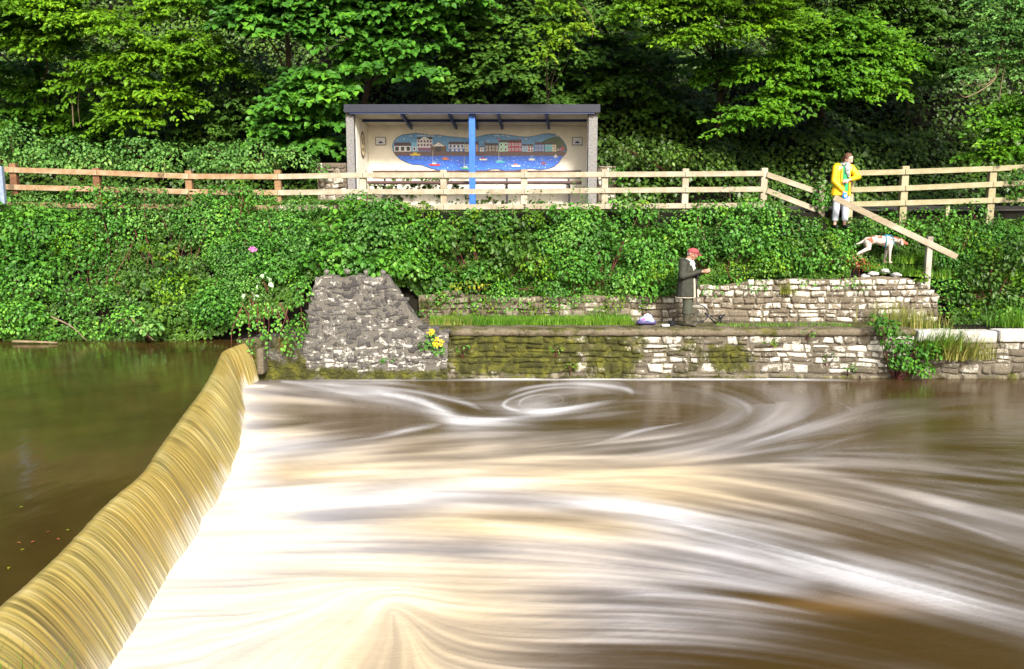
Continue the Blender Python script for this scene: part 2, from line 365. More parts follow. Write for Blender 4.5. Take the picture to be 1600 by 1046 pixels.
# ---------------- upper water
t = NT('still_river_water'); wv = t.pos((1, 1, 1))
nn = t.noise(1.6, t.pos((1.2, .6, 1)), 3, .5)
cc = t.ramp(t.noise(.55, detail=3), [(.35, (.026, .015, .004)), (.65, (.06, .038, .010))])
t.bsdf(cc, .13, .5, normal=t.bump(t.math('ADD', nn, t.math('MULTIPLY', t.noise(9, t.pos((1, .5, 1)), 2), .12)), .13, .1), IOR=1.36)
M['still'] = t.m
yy = np.concatenate([np.linspace(2.2, 15.0, 200), np.linspace(15.02, 15.7, 10)]); s_ = np.linspace(0, 1, 60) ** .7
cxs = crest_x(yy); rip = .012 * (fbm(np.stack([yy * 14, yy * 0], -1), 2, 9) - .5)
V = np.stack([-30 + (cxs + rip + 30)[:, None] * s_[None], np.repeat(yy[:, None], 60, 1), np.full((len(yy), 60), ZU)], -1)
V[:, -1, 2] -= .012
tag(grid_mesh('upper_river', V, M['still']), kind='structure')
# ---------------- lower water with long streaks of foam
NU, NV = 1500, 470
U = np.linspace(-450, 2250, NU); Vv = np.concatenate([np.linspace(583, 700, 130), np.linspace(701, 1060, 270), np.linspace(1062, 1500, 70)])
rowsv = [583, 592, 610, 640, 670, 700, 740, 780, 820, 860, 900, 940, 980, 1046, 1250, 1500]
colsu = [-450, 380, 450, 550, 650, 750, 850, 950, 1050, 1150, 1250, 1350, 1450, 1550, 1650, 2250]
FT = np.array([
 [.1, .1, .2, .2, .1, .1, .1, .1, .1, .1, .1, .05, 0, 0, 0, 0],
 [.2, .15, .35, .35, .15, .1, .1, .1, .08, .08, .08, .05, 0, 0, 0, 0],
 [1, .95, .6, .45, .3, .15, .3, .35, .3, .28, .2, .06, 0, .05, .05, 0],
 [1, 1, .6, .12, .05, .3, .5, .25, .08, .35, .4, .2, .15, .22, .25, .1],
 [1, 1, .55, .12, .08, .3, .15, .12, .2, .36, .55, .28, .15, .12, .15, .1],
 [1, 1, .85, .75, .6, .6, .5, .55, .6, .62, .5, .36, .22, .16, .16, .1],
 [1, 1, .72, .85, .92, .88, .85, .84, .8, .74, .62, .5, .38, .3, .26, .15],
 [1, 1, .95, .95, .92, .82, .8, .8, .78, .7, .62, .55, .45, .36, .32, .2],
 [1, 1, 1, .85, .68, .64, .66, .66, .72, .55, .45, .45, .42, .38, .36, .2],
 [1, 1, .97, .94, .88, .78, .78, .74, .74, .8, .5, .22, .26, .36, .36, .2],
 [1, 1, 1, 1, 1, .9, .8, .74, .7, .7, .72, .45, .3, .3, .26, .2],
 [1, 1, 1, 1, .93, .85, .72, .56, .48, .4, .2, .12, .5, .5, .3, .2],
 [1, 1, 1, .93, .86, .74, .58, .46, .4, .36, .22, .04, .02, .04, .4, .3],
 [1, 1, 1, .86, .78, .7, .5, .2, .12, .08, .04, .03, .03, 0, 0, .1],
 [1, 1, .95, .85, .7, .5, .35, .15, .08, .04, .03, .03, .03, 0, 0, 0],
 [1, 1, .9, .8, .6, .4, .25, .1, .05, .03, .03, .03, .03, 0, 0, 0]])
WT = np.array([
 [0]*16, [0]*16, [.3, .3, .2, 0, 0, 0, 0, 0, 0, 0, 0, 0, 0, 0, 0, 0],
 [.2, .3, .6, .3, 0, 0, 0, 0, 0, 0, 0, 0, 0, 0, 0, 0], [.2, .2, .5, .3, .2, .1, 0, 0, 0, 0, 0, 0, 0, 0, 0, 0],
 [0, 0, .2, .5, .7, .5, .4, .3, .2, .1, 0, 0, 0, 0, 0, 0],
 [0, .2, .9, .85, .75, .8, .9, .9, .9, .7, .4, .2, .1, 0, 0, 0],
 [0, 0, .3, .3, .3, .7, .9, .95, 1, .8, .6, .3, .1, 0, 0, 0],
 [0, 0, .1, .3, .7, .95, .95, .9, .4, .2, .3, .2, .1, 0, 0, 0],
 [0, 0, .1, .25, .4, .3, .3, .3, .2, 0, 0, .1, .1, 0, 0, 0],
 [0, .05, .6, .95, 1, .8, .5, .2, .15, 0, 0, 0, 0, 0, 0, 0],
 [.3, .45, .85, .9, .9, .8, .5, .1, 0, 0, 0, 0, 0, 0, 0, 0],
 [0, .15, .75, .9, .9, .8, .5, .1, 0, 0, 0, 0, 0, 0, 0, 0],
 [.3, .5, .9, .95, .9, .7, .4, .1, 0, 0, 0, 0, 0, 0, 0, 0], [.3, .5, .9, .95, .9, .7, .4, .1, 0, 0, 0, 0, 0, 0, 0, 0], [.3, .5, .9, .95, .9, .7, .4, .1, 0, 0, 0, 0, 0, 0, 0, 0]], float)
def bil(T, uu, vv):
    a = np.stack([np.interp(uu, colsu, r) for r in T]); j = np.interp(vv, rowsv, np.arange(len(rowsv))); j0 = np.clip(j.astype(int), 0, len(rowsv) - 2); f = j - j0
    f = f * f * (3 - 2 * f)
    return a[j0] * (1 - f)[:, None] + a[j0 + 1] * f[:, None]
FD, WD = bil(FT, U, Vv), bil(WT, U, Vv)
UU, VV = np.meshgrid(U, Vv)
# stream lines measured on the water (photo pixels -> points on the water plane)
SL = [[(380, 800), (560, 785), (700, 775), (850, 785), (1000, 800), (1150, 842), (1300, 888), (1450, 930), (1600, 968), (1900, 1050)],
 [(380, 705), (470, 692), (580, 680), (660, 665), (720, 655), (850, 668), (1000, 665)],
 [(440, 597), (560, 615), (650, 625), (690, 645), (720, 658), (800, 652), (900, 635), (975, 615), (950, 604), (880, 601), (810, 612), (785, 628), (820, 640), (870, 630)],
 [(430, 592), (600, 588), (1000, 587), (1350, 590), (1600, 592)],
 [(980, 600), (1060, 603), (1130, 618), (1165, 640), (1150, 662), (1080, 675)], [(1080, 596), (1170, 606), (1210, 630), (1200, 655), (1140, 680)],
 [(1290, 600), (1300, 625), (1280, 650), (1240, 668), (1150, 695), (1050, 725), (900, 750)], [(1380, 640), (1300, 655), (1200, 690), (1050, 730)],
 [(760, 705), (860, 690), (960, 672), (1060, 660)], [(450, 740), (700, 725), (900, 730), (1100, 745), (1300, 790), (1600, 880)],
 [(1000, 745), (1200, 765), (1400, 800), (1600, 850), (1900, 930)], [(1050, 725), (1250, 725), (1450, 738), (1650, 760), (2000, 800)],
 [(1200, 690), (1400, 672), (1600, 668), (2000, 680)], [(1400, 650), (1600, 635), (2000, 630)], [(1350, 605), (1600, 610), (2000, 612)],
 [(900, 820), (1050, 830), (1200, 860), (1350, 905), (1500, 950), (1700, 1000)], [(900, 860), (1100, 880), (1300, 925)], [(820, 920), (1000, 915), (1200, 930), (1400, 960), (1600, 1020)],
 [(850, 970), (1050, 965), (1250, 985), (1500, 1040)], [(900, 1030), (1100, 1025), (1400, 1070)], [(380, 820), (600, 808), (850, 815), (1000, 826)],
 [(-400, 600), (380, 650)], [(-400, 900), (200, 900)]]
A2 = np.zeros((2,) + UU.shape)[:, ::4, ::4]; UC, VC = UU[::4, ::4], VV[::4, ::4]; W8 = np.full(UC.shape, 1e-6); A2[0] += 1e-6
for L_ in SL:
    for (u0, v0), (u1, v1) in zip(L_[:-1], L_[1:]):
        n = max(2, int(math.hypot(u1 - u0, (v1 - v0) * 3) / 40)); th = math.atan2(v1 - v0, u1 - u0)
        for i in range(n):
            f = (i + .5) / n; uc = u0 + (u1 - u0) * f; vc = v0 + (v1 - v0) * f
            sg = 26 + (vc - 580) * .16
            w = 1 / (1 + ((UC - uc) / (sg * 1.7)) ** 2 + ((VC - vc) / (sg * .45)) ** 2) ** 2.2
            A2[0] += w * math.cos(2 * th); A2[1] += w * math.sin(2 * th)
th = np.arctan2(VC - 850, (UC - 612) * 1.15) + .9 * (fbm(np.stack([UC / 90, VC / 45], -1), 2, 88) - .5); w = .7 * np.clip((VC - 885) / 110, 0, 1) ** 1.3 * (1 - np.exp(-((UC - 612) / 90) ** 2 - ((VC - 893) / 40) ** 2)) * np.exp(-(((UC - 612) / 260) ** 2) - ((VC - 905) / np.where(VC > 893, 170, 55)) ** 2)
A2[0] += w * np.cos(2 * th); A2[1] += w * np.sin(2 * th)
TH = .5 * np.arctan2(A2[1], A2[0])
dxc, dyc = np.cos(TH), np.sin(TH)
def samp(A, u, v, U0=U, V0=Vv):
    iu = np.clip(((u - U0[0]) / (U0[1] - U0[0])), 0, len(U0) - 1.001); iv = np.clip(np.interp(v, V0, np.arange(len(V0))), 0, len(V0) - 1.001)
    a = iu.astype(int); b = iv.astype(int); fu = iu - a; fv = iv - b
    return (A[b, a] * (1 - fu) + A[b, a + 1] * fu) * (1 - fv) + (A[b + 1, a] * (1 - fu) + A[b + 1, a + 1] * fu) * fv
CU, CVv = U[::4], Vv[::4]
def near(A, u, v):
    iu = np.clip(((u - U[0]) / (U[1] - U[0]) / 4 + .5).astype(int), 0, A.shape[1] - 1); iv = np.clip((np.interp(v, CVv, np.arange(len(CVv))) + .5).astype(int), 0, A.shape[0] - 1)
    return A[iv, iu]
K = (VV - 540) / 300                      # streak scale grows towards the viewer
N1 = vnoise(np.stack([UU / 3.2, VV / 2.2], -1), 77); N2 = fbm(np.stack([UU / 14 , VV / 5.5], -1), 2, 21); N3 = fbm(np.stack([UU / 40, VV / 13], -1), 2, 31)
acc1 = np.zeros(UU.shape); acc2 = acc1.copy(); acc3 = acc1.copy(); wt = 0
ITER = 34
for sgn in (1, -1):
    pu, pv = UU.copy(), VV.copy(); lx = near(dxc, pu, pv) * sgn; ly = near(dyc, pu, pv) * sgn
    for i in range(ITER):
        dx = near(dxc, pu, pv); dy = near(dyc, pu, pv); s = np.where(dx * lx + dy * ly < 0, -1, 1); dx = dx * s; dy = dy * s; lx, ly = dx, dy
        st = 1.4 + 2.2 * K
        pu = pu + dx * st; pv = pv + dy * st; wgt = 1 - (i / ITER) ** 2
        iu = np.clip(((pu - U[0]) / (U[1] - U[0])).astype(int), 0, NU - 1); iv = np.clip(np.interp(pv, Vv, np.arange(NV)).astype(int), 0, NV - 1)
        acc1 += N1[iv, iu] * wgt; acc2 += N2[iv, iu] * wgt; acc3 += N3[iv, iu] * wgt; wt += wgt
def norm(A): return np.clip((A - A.mean()) / (A.std() * 2.2), -1, 1)
L1, L2, L3 = norm(acc1), norm(acc2), norm(acc3)
UW = UU + 10 * L3 * np.clip(K, .3, 2); VW = VV + (2.2 * L3 + 1.0 * L2) * np.clip(K, .35, 2.5); WOB = 1 + .35 * L3
def band(pts, wid, amp, soft=2.0):
    if len(pts) > 2:                       # smooth the line
        P_ = np.array([(p[0], p[1], w_, a_) for p, w_, a_ in zip(pts, wid, amp)], float); Q_ = []
        for i in range(len(P_) - 1):
            a, b, c, d = P_[max(i - 1, 0)], P_[i], P_[i + 1], P_[min(i + 2, len(P_) - 1)]
            for f in (0, .2, .4, .6, .8): Q_.append(.5 * ((2 * b) + (c - a) * f + (2 * a - 5 * b + 4 * c - d) * f * f + (3 * b - a - 3 * c + d) * f ** 3))
        Q_.append(P_[-1]); Q_ = np.array(Q_); pts = Q_[:, :2].tolist(); wid = np.maximum(Q_[:, 2], .8); amp = np.clip(Q_[:, 3], 0, 1)
    tp_ = pts[0][0] > 460; N_ = len(pts) - 1
    d = np.full(UU.shape, 1e9); ww = np.ones(UU.shape); am = np.ones(UU.shape)
    for k, ((u0, v0), (u1, v1)) in enumerate(zip(pts[:-1], pts[1:])):
        ex, ey = u1 - u0, v1 - v0; f = np.clip(((UW - u0) * ex + (VW - v0) * ey) / (ex * ex + ey * ey + 1e-9), 0, 1)
        w_ = (wid[k] + (wid[k + 1] - wid[k]) * f) * WOB; q = np.hypot((UW - u0 - f * ex) * .8, (VW - v0 - f * ey)) / w_
        a_ = amp[k] + (amp[k + 1] - amp[k]) * f
        if N_ > 6: g_ = (k + f) / N_; a_ = a_ * np.clip((1 - g_) * 5, 0, 1) ** .6 * (np.clip(g_ * 5, 0, 1) ** .6 if tp_ else 1)
        m_ = q < d; d = np.where(m_, q, d); am = np.where(m_, a_, am)
    if N_ > 6 and wid[0] > 2: d = d / 1.25; soft = min(soft, 1.5)
    return am * np.exp(-d ** soft)
FO = FD.copy()
cn = .22 + .78 * np.clip(1 - np.abs(FD - .45) * 1.9, 0, 1)
FO += cn * (.16 * L2 + .27 * L3 + .04 * L1) * np.clip(.55 + K, 0, 1.1)
bands = []
def B(*a): bands.append(band(*a))
B(SL[0], [18, 13, 12, 12, 13, 19, 27, 27, 25, 28], [.6, .8, .8, .9, .95, .95, .98, .98, .98, .9], 2.6)
B([(380, 708), (470, 696), (580, 684), (660, 668), (720, 659)], [8, 5, 5, 4, 3], [.8, .7, .7, .7, .6])
B([(440, 595), (560, 611), (650, 624), (690, 642), (720, 657), (800, 652), (900, 636), (985, 616)], [5, 11, 12, 13, 12, 11, 11, 10], [.85, 1, 1, 1, 1, 1, 1, .9])
B([(990, 620), (980, 608), (940, 602), (880, 600), (820, 607), (785, 620)], [6, 5, 5, 4, 4, 4], [.9, .85, .8, .75, .75, .7])
B([(960, 622), (945, 611), (900, 606), (850, 608), (800, 622), (790, 636), (830, 646), (880, 643), (930, 634)], [3, 3, 3, 3, 3, 4, 4, 4, 3], [.5, .6, .6, .7, .75, .8, .8, .7, .6])
B([(560, 604), (640, 612), (720, 628), (760, 645)], [4, 5, 5, 4], [.6, .7, .7, .6])
B([(845, 632), (862, 634), (880, 627), (872, 618), (845, 617), (818, 624), (815, 635), (845, 641), (890, 636)], [3, 3, 3, 3, 3, 3, 3, 4, 4], [.5, .6, .6, .5, .6, .65, .6, .7, .8])
B([(440, 596), (520, 597), (620, 600), (700, 612)], [5, 6, 5, 4], [.6, .7, .6, .3])
B([(420, 594), (600, 593.5), (1000, 593), (1250, 593.5), (1345, 596)], [1.8, 2.4, 2.2, 2.2, 1.4], [.6, 1, 1, 1, .7])
B([(1000, 598), (1060, 602), (1130, 616), (1170, 638), (1155, 660)], [2, 3, 5, 9, 7], [.25, .35, .5, .6, .4])
B([(1080, 600), (1170, 604), (1205, 622), (1240, 650), (1260, 660)], [2, 2, 4, 7, 5], [.15, .3, .42, .5, .4])
B([(1294, 604), (1300, 622), (1330, 640), (1345, 648)], [2, 2, 3, 2], [.3, .45, .5, .2])
B([(1310, 645), (1260, 664), (1190, 688), (1110, 712), (1010, 735)], [3, 6, 7, 7, 6], [.3, .7, .78, .8, .7])
B([(1090, 655), (1010, 672), (930, 694), (850, 704)], [2, 4, 6, 6], [.3, .65, .6, .6])
B([(1380, 672), (1320, 685), (1260, 705), (1200, 720)], [3, 5, 6, 6], [.3, .55, .55, .5])
B([(1100, 740), (1350, 785), (1500, 820), (1650, 875)], [5, 6, 6, 7], [.7, .75, .7, .6])
B([(1180, 735), (1400, 728), (1550, 738)], [5, 5, 4], [.6, .5, .3])
B([(830, 905), (1000, 900), (1180, 912)], [9, 8, 6], [.9, .8, .6])
B([(900, 930), (1100, 934), (1290, 962)], [7, 7, 5], [.75, .7, .6])
B([(590, 880), (700, 905), (850, 910)], [16, 12, 10], [.97, .95, .9])
for b_ in bands: FO = FO + (np.maximum(FO, b_ * np.clip(.9 + .1 * L1 + .24 * L2 + .24 * L3, .15, 1.05)) - FO) * (b_ > .02)
# dark glassy tongues
for (u0, v0, su, sv, am) in [(600, 652, 95, 8, .8), (1420, 990, 190, 34, .9), (1380, 855, 130, 16, .45), (1050, 640, 110, 12, .5), (950, 1040, 160, 16, .4)]:
    FO = FO * (1 - am * np.exp(-((UU - u0) / su) ** 2 - ((VV - v0 - (UU - u0) * .1 * (v0 > 800)) / sv) ** 2) * (1 - .4 * np.clip(L2, 0, 1)))
# boil at the foot of the weir
Xw = np.empty(UU.shape + (3,)); r2 = -sp + (523 - VV) / FPX * cp; tt = -CAMH / r2
Xw[..., 0] = (UU - 800) / FPX * tt; Xw[..., 1] = (cp + (523 - VV) / FPX * sp) * tt; Xw[..., 2] = 0
db = Xw[..., 0] - base_x(Xw[..., 1]) - .25 * L3 - .15 * L2
FO = np.maximum(FO, np.clip(1.25 - db / .55, 0, 1) * (Xw[..., 1] < 14.8))
FO = np.clip(FO * (1 - .14 * np.clip((UU - 1000) / 400, 0, 1)), 0, 1); FO = np.where(Xw[..., 1] > 15.6, FO * .4, FO)
Wm = np.clip(WD + .18 * L3 + .1 * L2 * (WD > .1), 0, 1)
wb = np.maximum.reduce([b_ for b_ in bands[:9]]); Wm = Wm * (1 - .9 * np.clip(wb, 0, 1))
brown = np.array((.052, .031, .010)); brown2 = np.array((.13, .075, .026)); white = np.array((.47, .47, .51)); cream = np.array((.66, .54, .36)); pure = np.array((.64, .60, .51))
br_ = brown + (brown2 - brown) * np.clip(np.exp(-((UU - 1340) / 150) ** 2 - ((VV - 945) / 16) ** 2) + .5 * (WD), 0, 1)[..., None]
hi = white + (cream - white) * Wm[..., None]; pk = (np.clip((FO - .86) / .14, 0, 1) * np.clip((1050 - UU) / 150, 0, 1) * (1 - .3 * Wm))[..., None]
hi = hi + (pure - hi) * pk; hi = hi + (np.array((.62, .63, .66)) - hi) * (.75 * np.clip(wb, 0, 1) * np.clip(.8 + .4 * L3 + .2 * L2, 0, 1))[..., None] 
hi = hi * (1 - .22 * np.clip(.35 - L3 * .8 - L2 * .5, 0, 1) * np.clip(db / 1.2, 0, 1))[..., None] * (1, .985, .95)
fe = np.clip(FO[..., None], 0, 1) ** 1.5
C = br_ * (1 - fe) + hi * fe
Xw[..., 2] += (.007 * L3 + .002 * L2) * FO * np.clip(K, 0, 1) + .03 * np.clip(FO - .5, 0, 1) * np.clip(K, 0, 1)
t = NT('foam_streaked_water'); fo = t.attr('foam')
rg = t.math('ADD', t.math('MULTIPLY', fo, .5), .13)
t.bsdf(t.attr('Col', 'Color'), rg, t.math('SUBTRACT', .5, t.math('MULTIPLY', fo, .35)), normal=t.bump(t.noise(2.5, t.pos((.5, 2, 1)), 4), .1, .1), IOR=1.34)
M['foam'] = t.m
tag(grid_mesh('lower_river', Xw, M['foam'], attrs={'Col': C, 'foam': FO}, flip=True), kind='structure')
# ---------------- water sheet over the weir
yy = np.linspace(2.3, 15.28, 2200); tt = np.linspace(0, 1, 46)
cx, bx = crest_x(yy) + .012 * (fbm(np.stack([yy * 14, yy * 0], -1), 2, 9) - .5), base_x(yy)
bx = bx + .05 * (fbm(np.stack([yy * 2.2, yy * 0], -1), 3, 19) - .5)
T, YY = np.meshgrid(tt, yy)
hx = T ** .8; zz = ZU - .012 - (ZU + .02) * T ** 1.65
s1 = fbm(np.stack([YY * 44, T * .8], -1), 3, 41); s2 = fbm(np.stack([YY * 9, T * .7 + 3], -1), 3, 51); s3 = fbm(np.stack([YY * 80, T * 2], -1), 2, 61); s4 = fbm(np.stack([YY * 1.4, T * 1.5], -1), 3, 71)
skew = .28 * T ** 1.3                     # the fall drifts a little downstream of the crest
ridge = (s1 - .5) * .02 * np.clip(T * 3, 0, 1) + (s2 - .5) * .02 * T
V = np.stack([cx[:, None] + (bx - cx)[:, None] * hx + ridge, YY + skew * 1.3 * np.clip((15 - YY) / 3, 0, 1), zz + ridge * .7], -1)
V[-40:, :, 1] = np.minimum(V[-40:, :, 1], 15.5)
dk = .7 * np.clip((.46 - s1) * 10, 0, 1) * np.clip((.56 - s2) * 8, 0, 1) * np.clip(1.15 - T, 0, 1) * np.clip((T + .02) * 6, 0, 1) ** .5
li = np.clip((s3 * .5 + s1 * .5 - .5) * 5, 0, 1)
gold = np.array((.36, .285, .085)); gold2 = np.array((.50, .42, .19)); olive = np.array((.07, .055, .022)); ora = np.array((.32, .21, .04))
C = gold + (gold2 - gold) * li[..., None]; C = C + (ora - C) * (np.clip((s4 - .42) * 4, 0, 1) * .5)[..., None]
C = C + (olive - C) * (dk * .95)[..., None]
C = C + (np.array((.10, .08, .03)) - C) * (np.clip(1 - T * 14, 0, 1) * .7)[..., None]
mist = np.clip((T - .83 + (s2 - .5) * .18 + (s4 - .5) * .4) * 4.0, 0, 1)
C = C + (np.array((.64, .59, .47)) - C) * mist[..., None]
t = NT('falling_water'); fo = t.attr('foam')
t.bsdf(t.attr('Col', 'Color'), t.math('ADD', t.math('MULTIPLY', fo, .4), .3), .35)
M['fall'] = t.m
tag(grid_mesh('waterfall', V, M['fall'], attrs={'Col': C, 'foam': mist}), kind='structure')
# weir body under the sheet
wr = empty('weir', (-4, 9, 0)); tag(wr, 'curved stone weir under the golden sheet of falling water', 'weir')
yb = np.linspace(2.0, 15.4, 60); Vb = []
for y_ in yb:
    c_, b_ = float(crest_x(y_)), float(base_x(y_)); Vb.append([(c_ - .5, y_, -.9), (c_ - .45, y_, ZU - .1), (c_ - .06, y_, ZU - .08), ((c_ + b_) / 2 - .12, y_, .35), (b_ - .2, y_, -.9)])
o = grid_mesh('dam_body', np.array(Vb), M['concrete'], wr); o.location = (4, -9, 0)
# ================================================================ STONE WALLS
def stones(name, parent, m, mortar, s0, s1, z0, z1, mapf, course=(.12, .24), wid=(.2, .6), inside=None, jit=.12, D=.045, gap=.012, top=None, moss=None, lich=None, thick=.3, capf=None, seed=1, mz=.01, warp=.05):
    """coursed rubble: each stone a rounded cushion in front of a mortar face. mapf(s, z, d) -> (x, y, z)"""
    mf0 = mapf
    def mapf(s, z, d):
        k = min(1, max(0, (z1 - z) / .1)); return mf0(s + warp * .8 * float(vnoise(np.array([s * 3.1, z * 5.3 + 40]), seed) - .5) , z + k * warp * float(vnoise(np.array([s * 2.3, z * 2.1]), seed + 5) - .5), d)
    rd = random.Random(seed); vs = []; fs = []; z = z0
    nx, nz = 7, 6
    while z < z1 - .03:
        h = min(rd.uniform(*course), z1 - z)
        if z1 - z - h < .05: h = z1 - z
        s = s0 - rd.random() * wid[0]
        while s < s1:
            w = rd.uniform(*wid) * (1.0 if rd.random() < .8 else .55)
            a0, a1 = max(s, s0), min(s + w, s1)
            s += w
            if a1 - a0 < .05: continue
            sub = [(z, z + h)]
            if h > .16 and rd.random() < .28: k = z + h * rd.uniform(.4, .6); sub = [(z, k), (k, z + h)]
            for b0, b1 in sub:
                if inside and not inside((a0 + a1) / 2, (b0 + b1) / 2): continue
                hh = (b1 - b0); cj = [(rd.uniform(-1, 1) * jit * hh, rd.uniform(-1, 1) * jit * hh) for _ in range(4)]
                dd = D * rd.uniform(.45, 1.25); tl = rd.uniform(-.25, .25), rd.uniform(-.3, .3); base = len(vs)
                for j in range(nz):
                    for i in range(nx):
                        p = [0, .045, .25, .5, .75, .955, 1][i]; q = [0, .07, .35, .65, .93, 1][j]
                        g = gap
                        S = a0 + g + (a1 - a0 - 2 * g) * p; Z = b0 + g + (b1 - b0 - 2 * g) * q
                        o = [(1 - p) * (1 - q), p * (1 - q), (1 - p) * q, p * q]
                        S += sum(o[k] * cj[k][0] for k in range(4)); Z += sum(o[k] * cj[k][1] for k in range(4))
                        if (i in (0, nx - 1)) and (j in (0, nz - 1)):
                            S += (g * 1.2 if i == 0 else -g * 1.2); Z += (g if j == 0 else -g)
                        ed = i in (0, nx - 1) or j in (0, nz - 1)
                        d = -.03 if ed else dd * (1 + tl[0] * (p - .5) * 2 + tl[1] * (q - .5) * 2 + rd.uniform(-.28, .28))
                        vs.append((S, Z, d))
                for j in range(nz - 1):
                    for i in range(nx - 1):
                        k = base + j * nx + i; fs.append((k, k + 1, k + nx + 1, k + nx))
        z += h
    me = bpy.data.meshes.new(name); me.from_pydata([mapf(*v) for v in vs], [], fs)
    for an, fn in (('moss', moss), ('lich', lich)):
        at_ = me.attributes.new(an, 'FLOAT', 'POINT'); at_.data.foreach_set('value', [float(fn(v[0], v[1])) if fn else 0.0 for v in vs])
    o = link(name, me, m, parent); o.data.polygons.foreach_set('use_smooth', [True] * len(fs))
    # mortar face
    n1 = max(8, int((s1 - s0) / .08)); n2 = max(4, int((z1 - z0) / .06)); S, Z = np.meshgrid(np.linspace(s0, s1, n1), np.linspace(z0, z1, n2))
    if top: Z = np.minimum(Z, np.vectorize(top)(S))
    Dd = mz + .012 * (fbm(np.stack([S * 6, Z * 6], -1), 3, seed) - .5)
    V = np.array([[mapf(S[j, i], Z[j, i], Dd[j, i]) for i in range(n1)] for j in range(n2)])
    at_ = {'moss': np.array([[moss(S[j, i], Z[j, i]) if moss else 0. for i in range(n1)] for j in range(n2)], float), 'lich': S * 0 - .1}
    grid_mesh('mortar_joints', V, mortar, parent, at_)
    return o
def flat(y):
    return lambda s, z, d: (s, y - d, z)
def gauss(x, c, w): return math.exp(-((x - c) / w) ** 2)
# --- quay
XQ0 = at(640, 560, QY).x; XQ1 = at(1345, 560, QY).x; XQ2 = at(1425, 560, QY).x
quay = empty('quay_wall', (0, QY, 0)); tag(quay, 'mossy stone quay wall with a flat ledge along the far side of the pool', 'wall')
def qm(s, z):
    u = 800 + s / QY * FPX
    m_ = .95 * max(gauss(u, 800, 130) * (.35 + .65 * min(1, z / .3)), gauss(u, 960, 60) * .75, gauss(u, 1140, 45) * gauss(z, .45, .35) * .9, gauss(z, 1.0, .1) * .5 if u > 690 else 0, gauss(u, 1080, 40) * .45, gauss(z, -.05, .14) * .6)
    return m_ * (1 if u > 690 else .4)
def ql(s, z):
    u = 800 + s / QY * FPX
    return (.18 if u > 950 else 0) + (.1 if u > 1200 else 0) - (.9 if z < .12 else 0) - (.45 if z > QZ - .16 else 0)
stones('stonework', quay, M['st_quay'], M['mortar'], XQ0, XQ2, -.5, QZ - .14, flat(0), (.09, .26), (.14, .66), moss=qm, lich=ql, seed=3, jit=.22)
mb = MB(); x = XQ0
rr = random.Random(5)
ns = 90; V = []
for i in range(ns + 1):
    x = XQ0 + (XQ2 - XQ0) * i / ns; a_ = rr.uniform(-.012, .012); b_ = rr.uniform(-.012, .012)
    V.append([(x, 1.5, QZ + b_), (x, 1.15, QZ + b_ * .5), (x, .6, QZ + a_), (x, .1, QZ + a_), (x, -.05, QZ - .01 + a_), (x, -.085 + a_, QZ - .045), (x, -.08 + b_, QZ - .1), (x, -.07, QZ - .15 + b_), (x, .05, QZ - .17)])
V = np.array(V); mo = np.zeros(V.shape[:2]) + .42; mo[:, 5:] = .3
grid_mesh('coping_ledge', V, M['mortar_pale'], quay, {'moss': mo, 'lich': mo * 0 - .2})
# --- right-hand coping wall, whitened blocks
rw = empty('coping_wall', (10, QY, 0)); tag(rw, 'rubble river wall topped with big whitened coping blocks at the right edge', 'wall')
XR1 = 16.0
stones('stonework', rw, M['st_quay'], M['mortar'], XQ2 + .02 - 10, XR1 - 10, -.5, .78, flat(0), (.14, .26), (.2, .5), jit=.2, moss=lambda s, z: .35 * gauss(z, 0, .15), lich=lambda s, z: -.05 if z > .1 else -.9, seed=8)
x = XQ2 + .03 - 10
while x < XR1 - 10.3:
    w = rr.uniform(.4, .95); mb = MB(); mb.box((x + w / 2, .1 + rr.uniform(-.02, .02), .905 + rr.uniform(-.02, .02)), (w - .045, .42, .25))
    o = mb.build('coping_block', M['st_cope'], rw, bevel=.045); x += w
# --- upper retaining wall
WY = 16.85; W0 = at(655, 480, WY).x; W1 = at(1465, 480, WY).x
ret = empty('retaining_wall', (0, WY, 0)); tag(ret, 'pale rubble retaining wall behind the quay ledge below the bank', 'wall')
def wtop(s):
    u = 800 + s / WY * FPX
    v = np.interp(u, [650, 700, 800, 950, 1040, 1100, 1180, 1220, 1300, 1380, 1420, 1465], [462, 458, 464, 462, 462, 448, 440, 436, 436, 432, 436, 462])
    return at(u, v, WY).z
stones('stonework', ret, M['st_wall'], M['mortar_pale'], W0, W1, QZ - .02, 2.3, flat(0), (.09, .19), (.14, .5), inside=lambda s, z: z < wtop(s), top=wtop, jit=.16, D=.05,
       moss=lambda s, z: .12 + .3 * gauss(s, W0, 2), lich=lambda s, z: np.interp(800 + s / WY * FPX, [700, 950, 1100, 1250, 1300], [-.25, .0, .1, .28, .25]) + (.1 if z > 1.7 else -.1), seed=13)
MB().box((0, .3, 0), (1, 1, 1))
for i, (u, v) in enumerate([(1365, 428), (1383, 424), (1400, 430), (1372, 436), (1395, 437), (1352, 434), (1340, 440), (1412, 443), (1436, 447)]):
    p = at(u, v, WY + .12); bm = bmesh.new(); bmesh.ops.create_icosphere(bm, subdivisions=2, radius=1)
    for q in bm.verts: q.co = Vector((q.co.x * .13, q.co.y * .1, q.co.z * .055)) * (1 + .25 * math.sin(q.co.x * 5 + i) * math.cos(q.co.z * 4 + i * 2))
    me = bpy.data.meshes.new('loose_stone'); bm.to_mesh(me); bm.free(); o = link('loose_stone', me, M['st_cope'], None, True); o.location = p; o.rotation_euler = (.1 * i, .07 * i, i)
    tag(o, 'pale loose stone lying on top of the retaining wall near the dog', 'stone', 'loose stones on the wall top')
